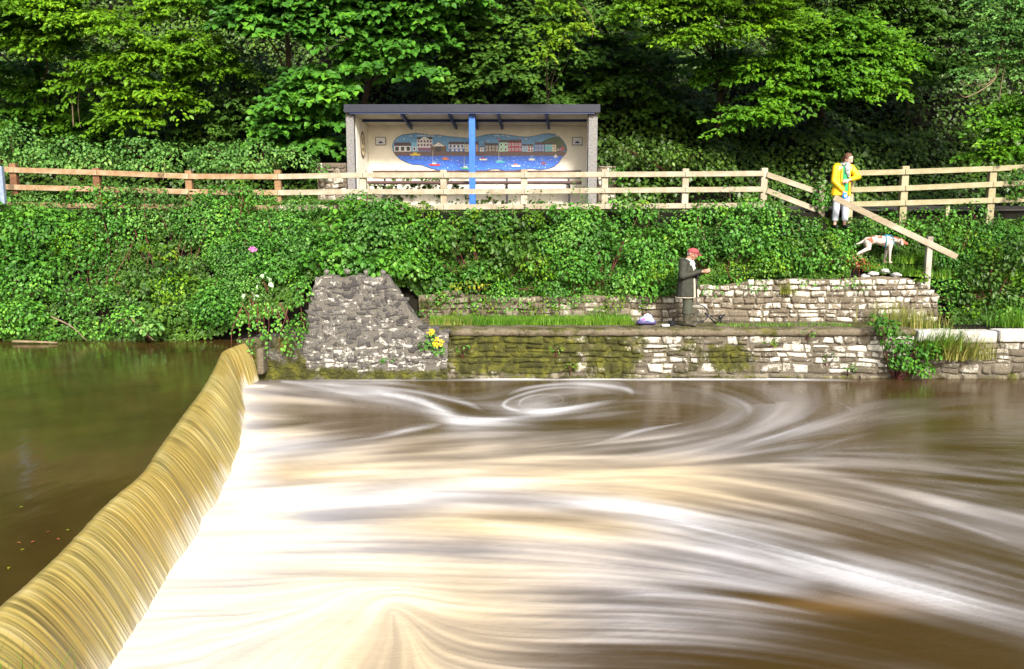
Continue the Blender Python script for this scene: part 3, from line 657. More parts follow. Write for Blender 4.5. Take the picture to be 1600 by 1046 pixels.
# --- buttress
BY = 15.35
bt = empty('stone_buttress', (0, BY, 0)); tag(bt, 'dark grey rubble buttress with a sloping right edge and knobs on its flat top', 'wall')
bl, br2, zt = at(478, 500, BY).x, at(655, 500, BY).x, at(540, 430, BY).z
def btop(s):
    u = 800 + s / BY * FPX
    return at(u, float(np.interp(u, [360, 478, 484, 492, 500, 605, 645, 662, 700], [532, 520, 470, 440, 431, 431, 488, 512, 514])) + 9 * (float(vnoise(np.array([u / 9., 3.]), 3)) - .5), BY).z
stones('stonework', bt, M['st_butt'], M['mortar_grey'], at(372, 560, BY).x, at(700, 560, BY).x, -.5, zt, flat(0), (.06, .14), (.08, .26), inside=lambda s, z: z < btop(s) - .02, top=btop, warp=.07, jit=.55, D=.014, gap=.008, mz=.006, moss=lambda s, z: .62 * gauss(z, .08, .2) + (.45 if s < bl else 0), lich=lambda s, z: (.2 if .15 < z < .75 and s > bl + .3 else -.02) - (.7 if z < .15 else 0) - (.3 if s < bl else 0), seed=21)
prof = [Vector((s_q, BY, btop(s_q) - .015)) for s_q in np.linspace(at(372, 534, BY).x, at(700, 513, BY).x, 90)]
V = np.array([[(p.x, dy, p.z + .012 * math.sin(p.x * 40 + dy * 30)) for dy in (-.012, .06, .2, .34)] for p in prof])
grid_mesh('coping_slope', V, M['st_butt'], bt, {'moss': np.full(V.shape[:2], .0), 'lich': np.zeros(V.shape[:2])}, smooth=False)
for u, v in [(508, 426), (541, 425), (570, 427), (597, 427)]:
    p = at(u, v, BY); bm = bmesh.new(); bmesh.ops.create_icosphere(bm, subdivisions=2, radius=.055)
    for q in bm.verts: q.co = Vector((q.co.x * (1.1 + .2 * math.sin(u)), q.co.y, q.co.z * 1.25)) * (1 + .2 * math.sin(q.co.x * 60 + u) * math.cos(q.co.z * 50 + u))
    me = bpy.data.meshes.new('stone_knob'); bm.to_mesh(me); bm.free(); o = link('stone_knob', me, M['soffit_dark'], bt, True); o.location = (p.x, .12, p.z)
# dark wall behind weir end
p = onz(352, 556, ZU)
mb = MB(); mb.box((0, 0, 0), (.15, .4, .55)); o = mb.build('weir_end_block', M['mortar_pale'], None, bevel=.05); o.location = (p.x + .09, 15.3, .42)
tag(o, 'small whitened stone block at the far end of the weir crest', 'stone block')
# ================================================================ SHELTER
SY = 19.5; SB = 21.0
sh = empty('shelter', (0, 0, 0)); tag(sh, 'open fronted cream shelter with dark flat roof and harbour mural inside', 'shelter')
def A(u, v, y): return at(u, v, y)
zf = 3.72
ztop = A(740, 165, SY).z; zfb = A(740, 177.5, SY).z; zbk = A(740, 197, SB).z
xl, xli, xr, xri = A(542, 250, SY).x, A(554, 250, SY).x, A(933, 250, SY).x, A(919, 250, SY).x
bxl, bxr = A(576, 250, SB).x, A(918, 250, SB).x
MB().box(((xl + xr) / 2, (SY + SB) / 2 + .1, zf - .1), (xr - xl + .1, SB - SY + .5, .34)).build('floor_slab', M['concrete'], sh)
mb = MB(); h = zfb - zf
for (x0, x1) in ((xl, xli - .0), (xri, xr)):
    mb = MB(); mb.box(((x0 + x1) / 2, SY + .12, zf + h / 2), (x1 - x0, .24, h)); mb.build('block_pillar', M['block'], sh, bevel=.006)
def slab(name, pts, z0, z1a, m, th):   # vertical wall between 2 plan points with thickness to the outside
    (ax, ay), (bx_, by) = pts; d = Vector((bx_ - ax, by - ay, 0)).normalized(); n = Vector((d.y, -d.x, 0)) * th
    vs = []
    for (x_, y_, zt_) in ((ax, ay, z1a[0]), (bx_, by, z1a[1])):
        for o_ in (Vector(), n):
            vs += [(x_ + o_.x, y_ + o_.y, z0), (x_ + o_.x, y_ + o_.y, zt_)]
    mb = MB(); mb.add(vs, [(0, 4, 5, 1), (2, 3, 7, 6), (0, 1, 3, 2), (4, 6, 7, 5), (1, 5, 7, 3), (0, 2, 6, 4)]); return mb.build(name, m, sh)
slab('side_wall', ((xli + .01, SY + .245), (bxl, SB)), zf, (zfb - .0, zbk), M['cream'], -.14)
slab('side_wall', ((xri - .01, SY + .245), (bxr, SB)), zf, (zfb - .0, zbk), M['cream'], .14)
bw_ = MB(); bw_.box(((bxl + bxr) / 2, SB + .11, (zf + zbk) / 2), (bxr - bxl + .3, .2, zbk - zf)); bw_.build('back_wall', M['cream'], sh)
# roof: sloping deck and fascia
rx0, rx1 = A(540, 170, SY).x - .01, A(936.5, 170, SY).x
mb = MB(); yf, yb2 = SY - .10, SB + .3
mb.add([(rx0, yf, zfb + .02), (rx1, yf, zfb + .02), (rx1, yb2, zbk - .02), (rx0, yb2, zbk - .02), (rx0, yf, zfb + .1), (rx1, yf, zfb + .1), (rx1, yb2, zbk + .08), (rx0, yb2, zbk + .08)],
       [(0, 3, 2, 1), (4, 5, 6, 7), (0, 1, 5, 4), (1, 2, 6, 5), (2, 3, 7, 6), (3, 0, 4, 7)])
mb.build('roof', M['soffit'], sh)
MB().box(((rx0 + rx1) / 2, yf - .02, (ztop + zfb) / 2 + .005), (rx1 - rx0 + .02, .03, ztop - zfb)).build('fascia', M['fascia'], sh, bevel=.005)
MB().box(((rx0 + rx1) / 2, yf - .002, zfb - .002), (rx1 - rx0 - .25, .025, .05)).build('fascia_trim', M['navy'], sh)
yc = 20.25; p0, p1 = A(566, 187, yc), A(917, 187, yc)
MB().box(((p0.x + p1.x) / 2, yc, A(700, 187, yc).z), (p1.x - p0.x, .07, .13)).build('cross_beam', M['navy'], sh, bevel=.005)
for (u0, u1) in ((628, 643), (702, 713), (740, 746), (778, 785), (853, 858)):
    q0 = Vector((A(u0, 180, SY).x, SY - .05, zfb - .025)); q1 = Vector((A(u1, 200, SB - .1).x, SB - .08, zbk - .06))
    MB().bar(q0, q1, .06, .1).build('rafter', M['navy'], sh, bevel=.005)
q = A(738, 250, SY + .1); MB().box((q.x, SY + .08, (zf + zfb) / 2 - .03), (.165, .12, zfb - zf + .04)).build('post', M['blue'], sh, bevel=.008)
mb = MB(); mb.box(((bxl + bxr) / 2, SB - .01, zf + .1), (bxr - bxl - .02, .02, .12)); mb.build('plinth', M['concrete'], sh)
# --- mural (flat mosaic on the back wall)
def flatmat(name, c, scale=60, var=.35):
    t = NT(name); vo = t.n('ShaderNodeTexVoronoi'); vo.inputs['Scale'].default_value = scale; t.set(vo.inputs['Vector'], t.pos())
    sx = t.n('ShaderNodeSeparateColor'); t.set(sx.inputs[0], vo.outputs['Color'])
    t.bsdf(t.ramp(sx.outputs[0], [(0, tuple(x * (1 - var) for x in c)), (1, tuple(min(1, x * (1 + var)) for x in c))]), .35, .5); return t.m
cols = {'sky': (.1, .32, .62), 'sea': (.03, .16, .8), 'quayc': (.13, .075, .07), 'whitec': (.75, .75, .78), 'roofc': (.05, .025, .04), 'green': (.03, .09, .02), 'brownc': (.12, .07, .05),
        'mint': (.35, .68, .5), 'rose': (.45, .05, .13), 'ltblue': (.2, .5, .8), 'teal': (.06, .5, .62), 'yel': (.8, .55, .03), 'redc': (.6, .03, .04), 'buff': (.7, .6, .35), 'dk': (.02, .02, .035), 'edge': (.05, .04, .06), 'pur': (.25, .08, .2), 'bluec': (.05, .16, .55), 'orange': (.6, .2, .1), 'grn2': (.1, .5, .3)}
mm = {k: flatmat('mosaic_' + k, c) for k, c in cols.items()}
def mosx(a_, b_): q_ = at(610 + a_ / 5.714, 200 + b_ / 5.714, SB); return (q_.x, q_.z)
outl = [(20, 160), (30, 125), (60, 90), (110, 65), (170, 58), (230, 50), (300, 58), (360, 68), (430, 66), (520, 80), (600, 86), (680, 94), (740, 88), (800, 78), (850, 64), (920, 58), (1000, 60), (1080, 70), (1150, 80), (1220, 84), (1290, 74), (1350, 60), (1410, 54), (1470, 62), (1510, 85), (1545, 120), (1570, 165), (1575, 200), (1560, 235), (1530, 265), (1500, 310), (1460, 345), (1400, 366), (1330, 372), (1250, 362), (1170, 372), (1090, 380), (1020, 382), (960, 366), (900, 368), (840, 382), (740, 388), (560, 386), (440, 378), (360, 360), (280, 330), (200, 325), (140, 305), (90, 280), (50, 245), (25, 205)]
def clip(poly, inside, inter):
    out = []
    for i in range(len(poly)):
        p, q = poly[i], poly[(i + 1) % len(poly)]
        if inside(p): out.append(p)
        if inside(p) != inside(q): out.append(inter(p, q))
    return out
def halfz(poly, b0, below=True):
    ins = (lambda p: p[1] >= b0) if below else (lambda p: p[1] <= b0)
    def it(p, q): f = (b0 - p[1]) / (q[1] - p[1]); return (p[0] + (q[0] - p[0]) * f, b0)
    return clip(poly, ins, it)
def mur(name, shapes, lay, parent):     # shapes: (poly, material key)
    keys = sorted({k for _, k in shapes}); mb = MB()
    for n_, (poly, k) in enumerate(shapes):
        mb.prism([mosx(*p) for p in poly], SB - .004 - lay * .004 - n_ * .00008, SB - .001, keys.index(k))
    return mb.build(name, [mm[k] for k in keys], parent)
def inside_out(x, z):
    c = False
    for i in range(len(outl)):
        (x1, z1), (x2, z2) = outl[i], outl[i - 1]
        if (z1 > z) != (z2 > z) and x < (x2 - x1) * (z - z1) / (z2 - z1) + x1: c = not c
    return c
def rc(a0, b0, a1, b1): return [(a0, b0), (a1, b0), (a1, b1), (a0, b1)]
cxm, czm = 795, 215
mural = mur('mural', [([(cxm + (a_ - cxm) * 1.005, czm + (b_ - czm) * 1.03) for a_, b_ in outl], 'edge')], 0, sh)
mur('mural_hill', [([(1330, 150), (1360, 120), (1410, 95), (1470, 78), (1505, 84), (1540, 120), (1565, 165), (1572, 205), (1330, 210)], 'green')], 2, mural)
mur('mural_harbour_wall', [(halfz(halfz(outl, 213, True), 250, False), 'quayc')], 3, mural)
H_ = []
def house(a0, a1, ze, roof, wall, rk='roofc', rows=2, nwin=3, base=213, gw='whitec', door=None):
    H_.append((rc(a0, ze, a1, base), wall)); H_.append(([(a0 - 3, ze), (a0 + 4, roof), (a1 - 4, roof), (a1 + 3, ze)], rk))
    for r_ in range(rows):
        zc = ze + (base - ze) * (r_ + .5) / rows
        for w_ in range(nwin):
            xc = a0 + (a1 - a0) * (w_ + .5) / nwin; s_ = min((a1 - a0) / nwin, (base - ze) / rows) * .3
            H_.append((rc(xc - s_, zc - s_ * 1.2, xc + s_, zc + s_ * 1.2), gw)); H_.append((rc(xc - s_ * .55, zc - s_ * .7, xc + s_ * .55, zc + s_ * .7), 'dk'))
house(35, 185, 163, 132, 'whitec', rows=1, nwin=3, gw='dk'); house(190, 240, 165, 130, 'ltblue', 'ltblue', 1, 1)
house(238, 375, 105, 84, 'whitec', 'dk', 3, 5, gw='pur', base=206); H_.append((rc(250, 178, 362, 206), 'pur')); H_.append(([(262, 104), (306, 78), (350, 104)], 'whitec'))
H_.append(([(362, 215), (362, 165), (430, 122), (500, 165), (500, 215)], 'brownc')); H_.append(([(372, 166), (430, 128), (490, 166)], 'whitec')); H_.append((rc(400, 175, 455, 213), 'dk'))
house(520, 660, 150, 126, 'whitec', rows=2, nwin=4, gw='bluec'); H_.append((rc(522, 186, 660, 213), 'bluec'))
for k_ in range(3): H_.append((rc(545 + k_ * 38, 190, 567 + k_ * 38, 210), 'whitec'))
house(664, 702, 150, 126, 'buff', nwin=1); house(702, 784, 150, 124, 'orange', nwin=2); house(800, 832, 175, 165, 'whitec', rows=1, nwin=1)
house(845, 965, 158, 138, 'brownc', 'dk', 2, 4); H_.append((rc(838, 125, 850, 160), 'brownc'))
house(970, 1050, 132, 110, 'mint', nwin=2); house(1050, 1170, 132, 108, 'rose', nwin=4); H_.append((rc(962, 98, 974, 118), 'orange')); H_.append((rc(1150, 100, 1164, 112), 'redc'))
house(1175, 1225, 162, 146, 'ltblue', nwin=2); house(1225, 1275, 164, 148, 'whitec', nwin=2, gw='rose'); house(1290, 1375, 150, 130, 'bluec', nwin=3); house(1380, 1445, 150, 134, 'teal', nwin=3); house(1445, 1480, 152, 138, 'buff', nwin=1)
house(1482, 1530, 180, 168, 'brownc', rows=1, nwin=2); H_.append(([(1522, 205), (1522, 180), (1538, 164), (1552, 180), (1552, 205)], 'rose'))
mur('mural_houses', H_, 4, mural)
Bt = []; BI = []
def boat(x_, z_, w_, k, cab='whitec', mast=0, sail=None):
    Bt.append(([(x_ - w_, z_ - 8), (x_ + w_, z_ - 8), (x_ + w_ * .8, z_ + 8), (x_ - w_ * .75, z_ + 8)], k)); Bt.append((rc(x_ - w_ * .4, z_ - 20, x_ + w_ * .3, z_ - 7), cab))
    n0_ = len(Bt) - 2
    if mast: Bt.append((rc(x_ - 1.5 - w_ * .3, z_ - mast, x_ + 1.5 - w_ * .3, z_ - 8), 'whitec')); Bt.append((rc(x_ - w_ * .3, z_ - 34, x_ + w_ * .7, z_ - 29), 'ltblue'))
    BI.append((n0_, len(Bt)))
boat(222, 242, 50, 'yel', 'yel'); boat(395, 332, 52, 'redc', 'whitec', 130); boat(492, 280, 35, 'orange', 'orange'); boat(672, 362, 44, 'grn2', 'whitec', 110); boat(828, 284, 38, 'whitec', 'redc'); boat(982, 306, 46, 'teal', 'ltblue', 110)
boat(1120, 340, 44, 'whitec', 'orange'); boat(1262, 284, 30, 'whitec', 'ltblue', 30); boat(1475, 258, 18, 'whitec', 'whitec'); boat(1366, 320, 26, 'pur', 'pur')
for k_ in BI: mur('mural_boat', Bt[k_[0]:k_[1]], 5, mural)
r3 = random.Random(4); G_ = []
for _ in range(150):
    a_ = r3.uniform(60, 1540); b_ = r3.uniform(258, 380)
    if inside_out(a_, b_ + 6) and inside_out(a_, b_ - 6) and inside_out(a_ + 8, b_): G_.append((rc(a_ - 5, b_ - 1.6, a_ + 5, b_ + 1.6), 'whitec' if r3.random() < .5 else 'ltblue'))
for a_, b_, n_ in ((175, 72, 2), (240, 70, 3), (280, 68, 3), (330, 72, 5), (375, 74, 2), (430, 74, 3), (930, 70, 4), (1000, 66, 2), (1040, 74, 2), (1060, 80, 1), (870, 116, 1), (120, 100, 1), (60, 110, 1), (1205, 100, 2), (1480, 70, 2)):
    for k_ in range(n_): G_.append((rc(a_ + k_ * 13 - 5, b_ - 4 + (k_ % 2) * 3, a_ + k_ * 13 + 5, b_ + 3 + (k_ % 2) * 3), 'whitec'))
mur('mural_sky', [(halfz(outl, 222, False), 'sky')] + [g for g in G_ if g[0][0][1] < 200], 1, mural)
mur('mural_sea', [(halfz(outl, 245, True), 'sea')] + [g for g in G_ if g[0][0][1] > 200], 1, mural)
# plaques
for u_ in (595, 902):
    q_ = at(u_, 221, SB); fr = MB().box((q_.x, SB - .012, q_.z), (.29, .02, .22)).build('plaque_frame', M['black'], sh)
    MB().box((q_.x, SB - .025, q_.z), (.26, .01, .19)).build('plaque', M['white'], fr)
    MB().box((q_.x, SB - .031, q_.z - .045), (.12, .004, .03)).add([(q_.x - .04, SB - .033, q_.z - .03), (q_.x + .04, SB - .033, q_.z - .03), (q_.x, SB - .033, q_.z + .01)], [(0, 1, 2)]).build('plaque_print', M['navy'], fr)
# round emblem on the left inner side wall
mb = MB(); pts = []
dw = Vector((bxl - xli - .01, SB - SY - .245, 0)).normalized(); cw_ = Vector((xli + .01, SY + .245, 0)) + dw * .62; nn_ = Vector((dw.y, -dw.x, 0)); zc = at(565, 224, 20).z
for ri in (.36, .28):
    ring = [cw_ + dw * math.cos(k * math.pi / 12) * ri * .72 + Vector((0, 0, zc + math.sin(k * math.pi / 12) * ri)) + nn_ * (.012 if ri > .3 else .016) for k in range(24)]
    mb.add(ring, [tuple(range(24))], 0 if ri > .3 else 1)
for k in range(5):
    a_ = k * 1.256 + .3; c_ = cw_ + dw * math.cos(a_) * .1 + Vector((0, 0, zc + math.sin(a_) * .15)) + nn_ * .02
    mb.add([c_ + dw * .05 * math.cos(j * 1.05) + Vector((0, 0, .06 * math.sin(j * 1.05))) for j in range(6)], [tuple(range(6))], 0)
mb.build('round_emblem', [mm['brownc'], mm['buff']], sh)
# bench inside
bn = empty('bench', (0, 20.6, zf)); tag(bn, 'long dark plank bench fixed along the back wall inside the shelter', 'bench')
def bp(u, v, y): q_ = at(u, v, y); return Vector((q_.x, y - 20.6, q_.z - zf))
a_, b_ = bp(582, 269.5, 20.85), bp(908, 269.5, 20.85); MB().box(((a_ + b_) / 2), (b_.x - a_.x, .05, .1)).build('backrest', M['bench_wood'], bn, bevel=.01)
a_, b_ = bp(576, 286, 20.5), bp(908, 286, 20.5); MB().box(((a_ + b_) / 2), (b_.x - a_.x, .4, .07)).build('seat', M['bench_wood'], bn, bevel=.01)
a_, b_ = bp(582, 278, 20.86), bp(908, 278, 20.86); MB().box(((a_ + b_) / 2), (b_.x - a_.x, .03, .035)).build('back_rail', M['bench_wood'], bn)
for u_ in (598, 792, 890):
    c_ = bp(u_, 290, 20.5); mb = MB(); mb.box((c_.x, 0.02, c_.z / 2 - .03), (.06, .06, c_.z - .02)); mb.box((c_.x, .25, c_.z + .1), (.05, .04, .22)); mb.box((c_.x, .1, c_.z - .02), (.05, .4, .05)); mb.build('bracket', M['black'], bn)
# stub rubble walls beside the shelter
for nm, u0, u1, v0, lb in (('rubble_wall', 495, 541, 255, 'low rubble wall joining the left side of the shelter'), ('rubble_wall', 935, 962, 260, 'low rubble wall joining the right side of the shelter')):
    y_ = SY + .35; a_ = at(u0, 260, y_).x; b_ = at(u1, 260, y_).x; zt_ = at(u0, v0, y_).z; w_ = empty(nm, (0, y_, 0)); tag(w_, lb, 'wall')
    stones('stonework', w_, M['st_wall'], M['mortar_pale'], a_, b_, 3.6, zt_, flat(0), (.1, .18), (.14, .34), jit=.25, moss=lambda s, z: 0, lich=lambda s, z: .1, seed=int(u0))
    MB().box(((a_ + b_) / 2, .2, (zt_ + 3.6) / 2), (b_ - a_, .36, zt_ - 3.62)).build('wall_core', M['mortar_pale'], w_)
# ================================================================ FENCES
FY = 17.9
def mkposts(root, L_, y, mats, w=.155, z0v=None):
    for (u, v), m_ in zip(L_, mats):
        p = at(u, v, y); zb = float(ground_z(p.x, y)) - .25; mb = MB()
        bx_ = Vector((0, 0, (p.z + zb) / 2)); mb.box((p.x, y, (p.z + zb) / 2), (w, .13, p.z - zb)); mb.build('post', m_, root, bevel=.012)
def mkrail(root, pts, y, m_, h=.125):
    for (a_, b_) in zip(pts[:-1], pts[1:]):
        if a_ is None or b_ is None: continue
        p, q_ = at(a_[0], a_[1], y - .09), at(b_[0], b_[1], y - .09); d_ = (q_ - p).normalized() * .004
        mb = MB(); c_ = (p + q_) / 2; mb.bar(p - c_ + d_, q_ - c_ - d_, .045, h); o = mb.build('rail', m_, root, bevel=.008); o.location = c_
M_ = M
f1 = empty('wooden_fence'); tag(f1, 'long post and rail fence along the path in front of the shelter', 'fence')
fp = [(21, 256), (151, 263), (295, 267), (434, 266), (567, 266), (693, 266), (819, 265), (945, 265), (1071, 264), (1194, 263)]
mkposts(f1, fp, FY, [M['wood_red'], M['wood_red'], M['wood_brown'], M['wood_brown'], M['wood_pale'], M['wood_pale'], M['wood_pale'], M['wood_pale'], M['wood_pale'], M['wood_pale']])
us = [-110] + [p[0] for p in fp]
r1 = [258, 266, 270, 276, 276.5, 274, 274, 274, 273, 272.5, 271.5]; r2_ = [286, 293, 296, 300, 301.5, 300, 300, 299.5, 298, 297, 296]; r3_ = [314, 320, 322, 324, 325.5, 324, 324, 323, 323, 322, 321]
for rv in (r1, r2_, r3_):
    for k in range(len(us) - 1): mkrail(f1, [(us[k], rv[k]), (us[k + 1], rv[k + 1])], FY, M['wood_brown'] if k < 4 else M['wood_pale'])
f2 = empty('ramp_fence'); tag(f2, 'short sloping fence of two pale rails going down to the ivy covered post', 'fence')
mkrail(f2, [(1198, 273), (1276, 300)], FY, M['wood_pale']); mkrail(f2, [(1198, 298), (1275, 328)], FY, M['wood_pale'])
mkposts(f2, [(1284, 290)], FY, [M['wood_pale']])
f3 = empty('right_fence'); tag(f3, 'greenish three rail fence to the right of the woman', 'fence')
mkposts(f3, [(1329, 263), (1414, 260), (1551, 261), (1690, 258)], FY, [M['wood_green']] * 4, w=.17)
for rv in ((271, 269, 264, 257), (297, 294.5, 288.5, 283), (319.5, 317.5, 313.5, 309)):
    for k, (a_, b_) in enumerate(((1329, 1414), (1414, 1551), (1551, 1690))): mkrail(f3, [(a_, rv[k]), (b_, rv[k + 1])], FY, M['wood_green'])
p = at(1480, 320, FY); MB().box((p.x, FY, p.z - .15), (.09, .09, .32)).build('stub_post', M['wood_green'], f3)
f4 = empty('handrail'); tag(f4, 'long pale handrail plank sloping down past the dog on one grey post', 'handrail')
a_, b_ = at(1303, 309, 17.35), at(1495, 402, 16.9); c_ = (a_ + b_) / 2; mb = MB(); mb.bar(a_ - c_, b_ - c_, .05, .135); o = mb.build('rail', M['wood_pale'], f4, bevel=.008); o.location = c_
q_ = at(1454, 370, 17.02); mb = MB(); mb.box((q_.x, 17.05, q_.z - .6), (.13, .1, 1.2)); mb.build('post', M['wood_grey'], f4, bevel=.012)
p = at(1, 262, 17.3); o = MB().box((0, 0, -.4), (.1, .1, .85)).build('white_post', plain('faded_blue_paint', (.22, .28, .38)), None, bevel=.01); o.location = p; tag(o, 'pale blue-white post cut by the left edge of the picture', 'post')
# ================================================================ PEOPLE AND DOG
def frame_pts(segs):
    """closed tapered capsules (p0, r0, p1, r1) as one mesh"""
    bm = bmesh.new()
    for p0, r0, p1, r1 in segs:
        p0, p1 = Vector(p0), Vector(p1)
        for p, r in ((p0, r0), (p1, r1)):
            sc = r if isinstance(r, tuple) else (r, r, r)
            bmesh.ops.create_uvsphere(bm, u_segments=14, v_segments=10, radius=1, matrix=Matrix.Translation(p) @ Matrix.Diagonal((*sc, 1)))
        d = p1 - p0
        if d.length > 1e-4:
            a0 = r0 if isinstance(r0, tuple) else (r0,) * 3; a1 = r1 if isinstance(r1, tuple) else (r1,) * 3
            n = 16; z = d.normalized(); x = z.cross(Vector((0, 1, 0)));
            if x.length < .1: x = z.cross(Vector((1, 0, 0)))
            x.normalize(); y = z.cross(x)
            def rad(s, w): return 1 / math.sqrt((w.x / s[0]) ** 2 + (w.y / s[1]) ** 2 + (w.z / s[2]) ** 2)
            r_ = []
            for p, s in ((p0, a0), (p1, a1)):
                r_.append([bm.verts.new(p + w * rad(s, w)) for w in (x * math.cos(k * 2 * math.pi / n) + y * math.sin(k * 2 * math.pi / n) for k in range(n))])
            for k in range(n): bm.faces.new((r_[0][k], r_[0][(k + 1) % n], r_[1][(k + 1) % n], r_[1][k]))
            bm.faces.new(list(reversed(r_[0]))); bm.faces.new(r_[1])
    bmesh.ops.recalc_face_normals(bm, faces=bm.faces)
    return bm
def blob(name, segs, m, parent, vox=.011, smooth=4):
    bm = frame_pts(segs); me = bpy.data.meshes.new(name); bm.to_mesh(me); bm.free()
    o = bpy.data.objects.new(name, me); col.objects.link(o)
    r = o.modifiers.new('r', 'REMESH'); r.mode = 'VOXEL'; r.voxel_size = vox
    s = o.modifiers.new('s', 'SMOOTH'); s.iterations = smooth; s.factor = .5
    dg = bpy.context.evaluated_depsgraph_get(); me2 = bpy.data.meshes.new_from_object(o.evaluated_get(dg)); o.modifiers.clear(); o.data = me2; me2.name = name; bpy.data.meshes.remove(me)
    for x in (m if isinstance(m, (list, tuple)) else [m]): me2.materials.append(x)
    me2.polygons.foreach_set('use_smooth', np.ones(len(me2.polygons), bool)); o.parent = parent
    return o
def hand(wr, d, pn, side, curl=.7, r=.0095):
    """palm, four unequal bent fingers and a thumb; d = pointing direction, pn = palm normal, side = thumb side"""
    wr, d, pn = Vector(wr), Vector(d).normalized(), Vector(pn).normalized(); s = d.cross(pn).normalized() * side; out = []
    k = [wr + d * .085 + s * x for x in (.033, .011, -.011, -.032)]
    for q in k: out.append((wr + (q - wr) * .15, .019, q, .0145))
    for i, (q, L) in enumerate(zip(k, (.072, .08, .074, .058))):
        c = curl * (1 + .12 * i); a = q + (d * math.cos(c * .6) + pn * math.sin(c * .6)) * L * .45; b = a + (d * math.cos(c * 1.5) + pn * math.sin(c * 1.5)) * L * .32; e_ = b + (d * math.cos(c * 2.1) + pn * math.sin(c * 2.1)) * L * .23
        out += [(q, r, a, r * .95), (a, r * .95, b, r * .85), (b, r * .85, e_, r * .75)]
    t0 = wr + d * .025 + s * .022; t1 = t0 + (d * .6 + s * .7 + pn * .3).normalized() * .042; t2 = t1 + (d * .8 + s * .1 + pn * .6).normalized() * .032
    return out + [(t0, .014, t1, .0115), (t1, .0115, t2, .0095)]
def head(c, f, up=(0, 0, 1), neck=None):
    """skull, jaw, nose, ears, brow and lips around centre c, facing f"""
    c, f, u = Vector(c), Vector(f).normalized(), Vector(up).normalized(); s = f.cross(u).normalized(); u = s.cross(f).normalized()
    S = [(c + u * .035 - f * .015, .088, c + u * .03 + f * .012, .08), (c + f * .03 - u * .03, .062, c + f * .045 - u * .075, .04), (c - u * .03 + f * .01, .068, c - u * .06 + f * .02, .05),
         (c + f * .088 + u * .012, .010, c + f * .108 - u * .022, .0155), (c + f * .078 - u * .05, .017, c + f * .084 - u * .052, .014), (c + f * .073 - u * .085, .02, c + f * .07 - u * .09, .018)]
    for k in (-1, 1):
        S += [(c + s * k * .078 - f * .01 + u * .015, .016, c + s * k * .082 - f * .012 - u * .02, .011), (c + f * .072 + s * k * .03 + u * .032, .016, c + f * .062 + s * k * .05 + u * .03, .014), (c + f * .05 + s * k * .038 - u * .02, .03, c + f * .045 + s * k * .035 - u * .03, .028)]
    return S, s, f, u
skin = plain('skin', (.52, .26, .18), .5, .12, 20); skin2 = plain('pale_skin', (.62, .36, .28), .5, .1, 20)
def facebits(root, c, s, f, u, iris=(.03, .02, .015)):
    c = Vector(c)
    for k in (-1, 1):
        e_ = c + f * .082 + s * k * .031 + u * .012; w = blob('eye', [(e_, .0125, e_ + f * .001, .0125)], M['eyewhite'], root, .003, 1)
        blob('iris', [(e_ + f * .009, .0065, e_ + f * .0095, .0065)], M['iris'], w, .002, 1)
        b = [e_ + u * .021 - s * k * .014 + f * .006, e_ + u * .026 + s * k * .004 + f * .006, e_ + u * .02 + s * k * .02 - f * .004]; blob('eyebrow', [(b[0], .0045, b[1], .005), (b[1], .005, b[2], .0035)], M['brow'], root, .003, 1)
    a, b = c + f * .099 - u * .052 - s * .02 , c + f * .099 - u * .052 + s * .02; m_ = c + f * .104 - u * .053; blob('mouth', [(a - f * .006, .0045, m_, .007), (m_, .007, b - f * .006, .0045)], M['lip'], root, .003, 1)
M['eyewhite'] = plain('eye_white', (.75, .73, .7), .2, .05); M['iris'] = plain('iris', (.03, .025, .02), .15, .1); M['brow'] = plain('eyebrow_hair', (.12, .08, .05), .8, .2); M['lip'] = plain('lip', (.4, .13, .11), .45, .1)
M['olive'] = plain('olive_waxed_cloth', (.032, .034, .024), .75, .35, 11, .3, .35); M['lining'] = plain('cream_lining', (.52, .47, .35), .9, .12, 20)
M['trouser'] = plain('grey_green_trousers', (.06, .065, .045), .9, .25, 14); M['boot'] = plain('brown_green_boots', (.055, .047, .03), .5, .3, 10, .5)
M['cap'] = plain('faded_red_cap', (.33, .07, .075), .9, .2, 18); M['capdark'] = plain('cap_badge', (.12, .03, .05), .8, .2, 18); M['hair_grey'] = plain('grey_hair', (.45, .43, .4), .8, .25, 40); M['shirt'] = plain('white_collar', (.6, .62, .64), .8, .08)
M['dk'] = plain('dark_cloth', (.025, .025, .03), .8, .3)
def perp(p0, p1, w): return (Vector(p0), w, Vector(p1), w)
# ---- man: modelled facing +X, then turned towards the camera
mp = at(1074, 511, 15.97); man = empty('person', (mp.x - .02, mp.y, QZ + .005), R(-36)); man.scale = (1.16, 1.12, .965)
tag(man, 'person in faded red cap and dark green coat standing on the quay', 'person')
hc = Vector((.075, 0, 1.60)); hf = Vector((1, -.1, -.38)).normalized(); hs, s_, f_, u_ = head(hc, hf)
sh_, el, wrr, HD = {}, {}, {}, []
for k in (-1, 1):
    sh_[k] = Vector((-.02, k * .185, 1.40)); el[k] = Vector((.0 + .0, k * .265, 1.115)); wrr[k] = Vector((.30, k * .075, 1.225))
    HD += hand(wrr[k], Vector((.92, -k * .28, .18)), Vector((-.05, -k * .9, .35)), k, .75, .0105)
body = hs + HD + [((.03, 0, 1.53), .062, (-.015, 0, 1.40), .07), ((-.035, -.1, 1.34), .085, (-.035, .1, 1.34), .085), ((-.03, 0, 1.28), (.10, .16, .10), (0, 0, 1.02), (.115, .155, .12)), ((0, 0, 1.0), (.12, .165, .12), (0, 0, .92), (.12, .17, .1))]
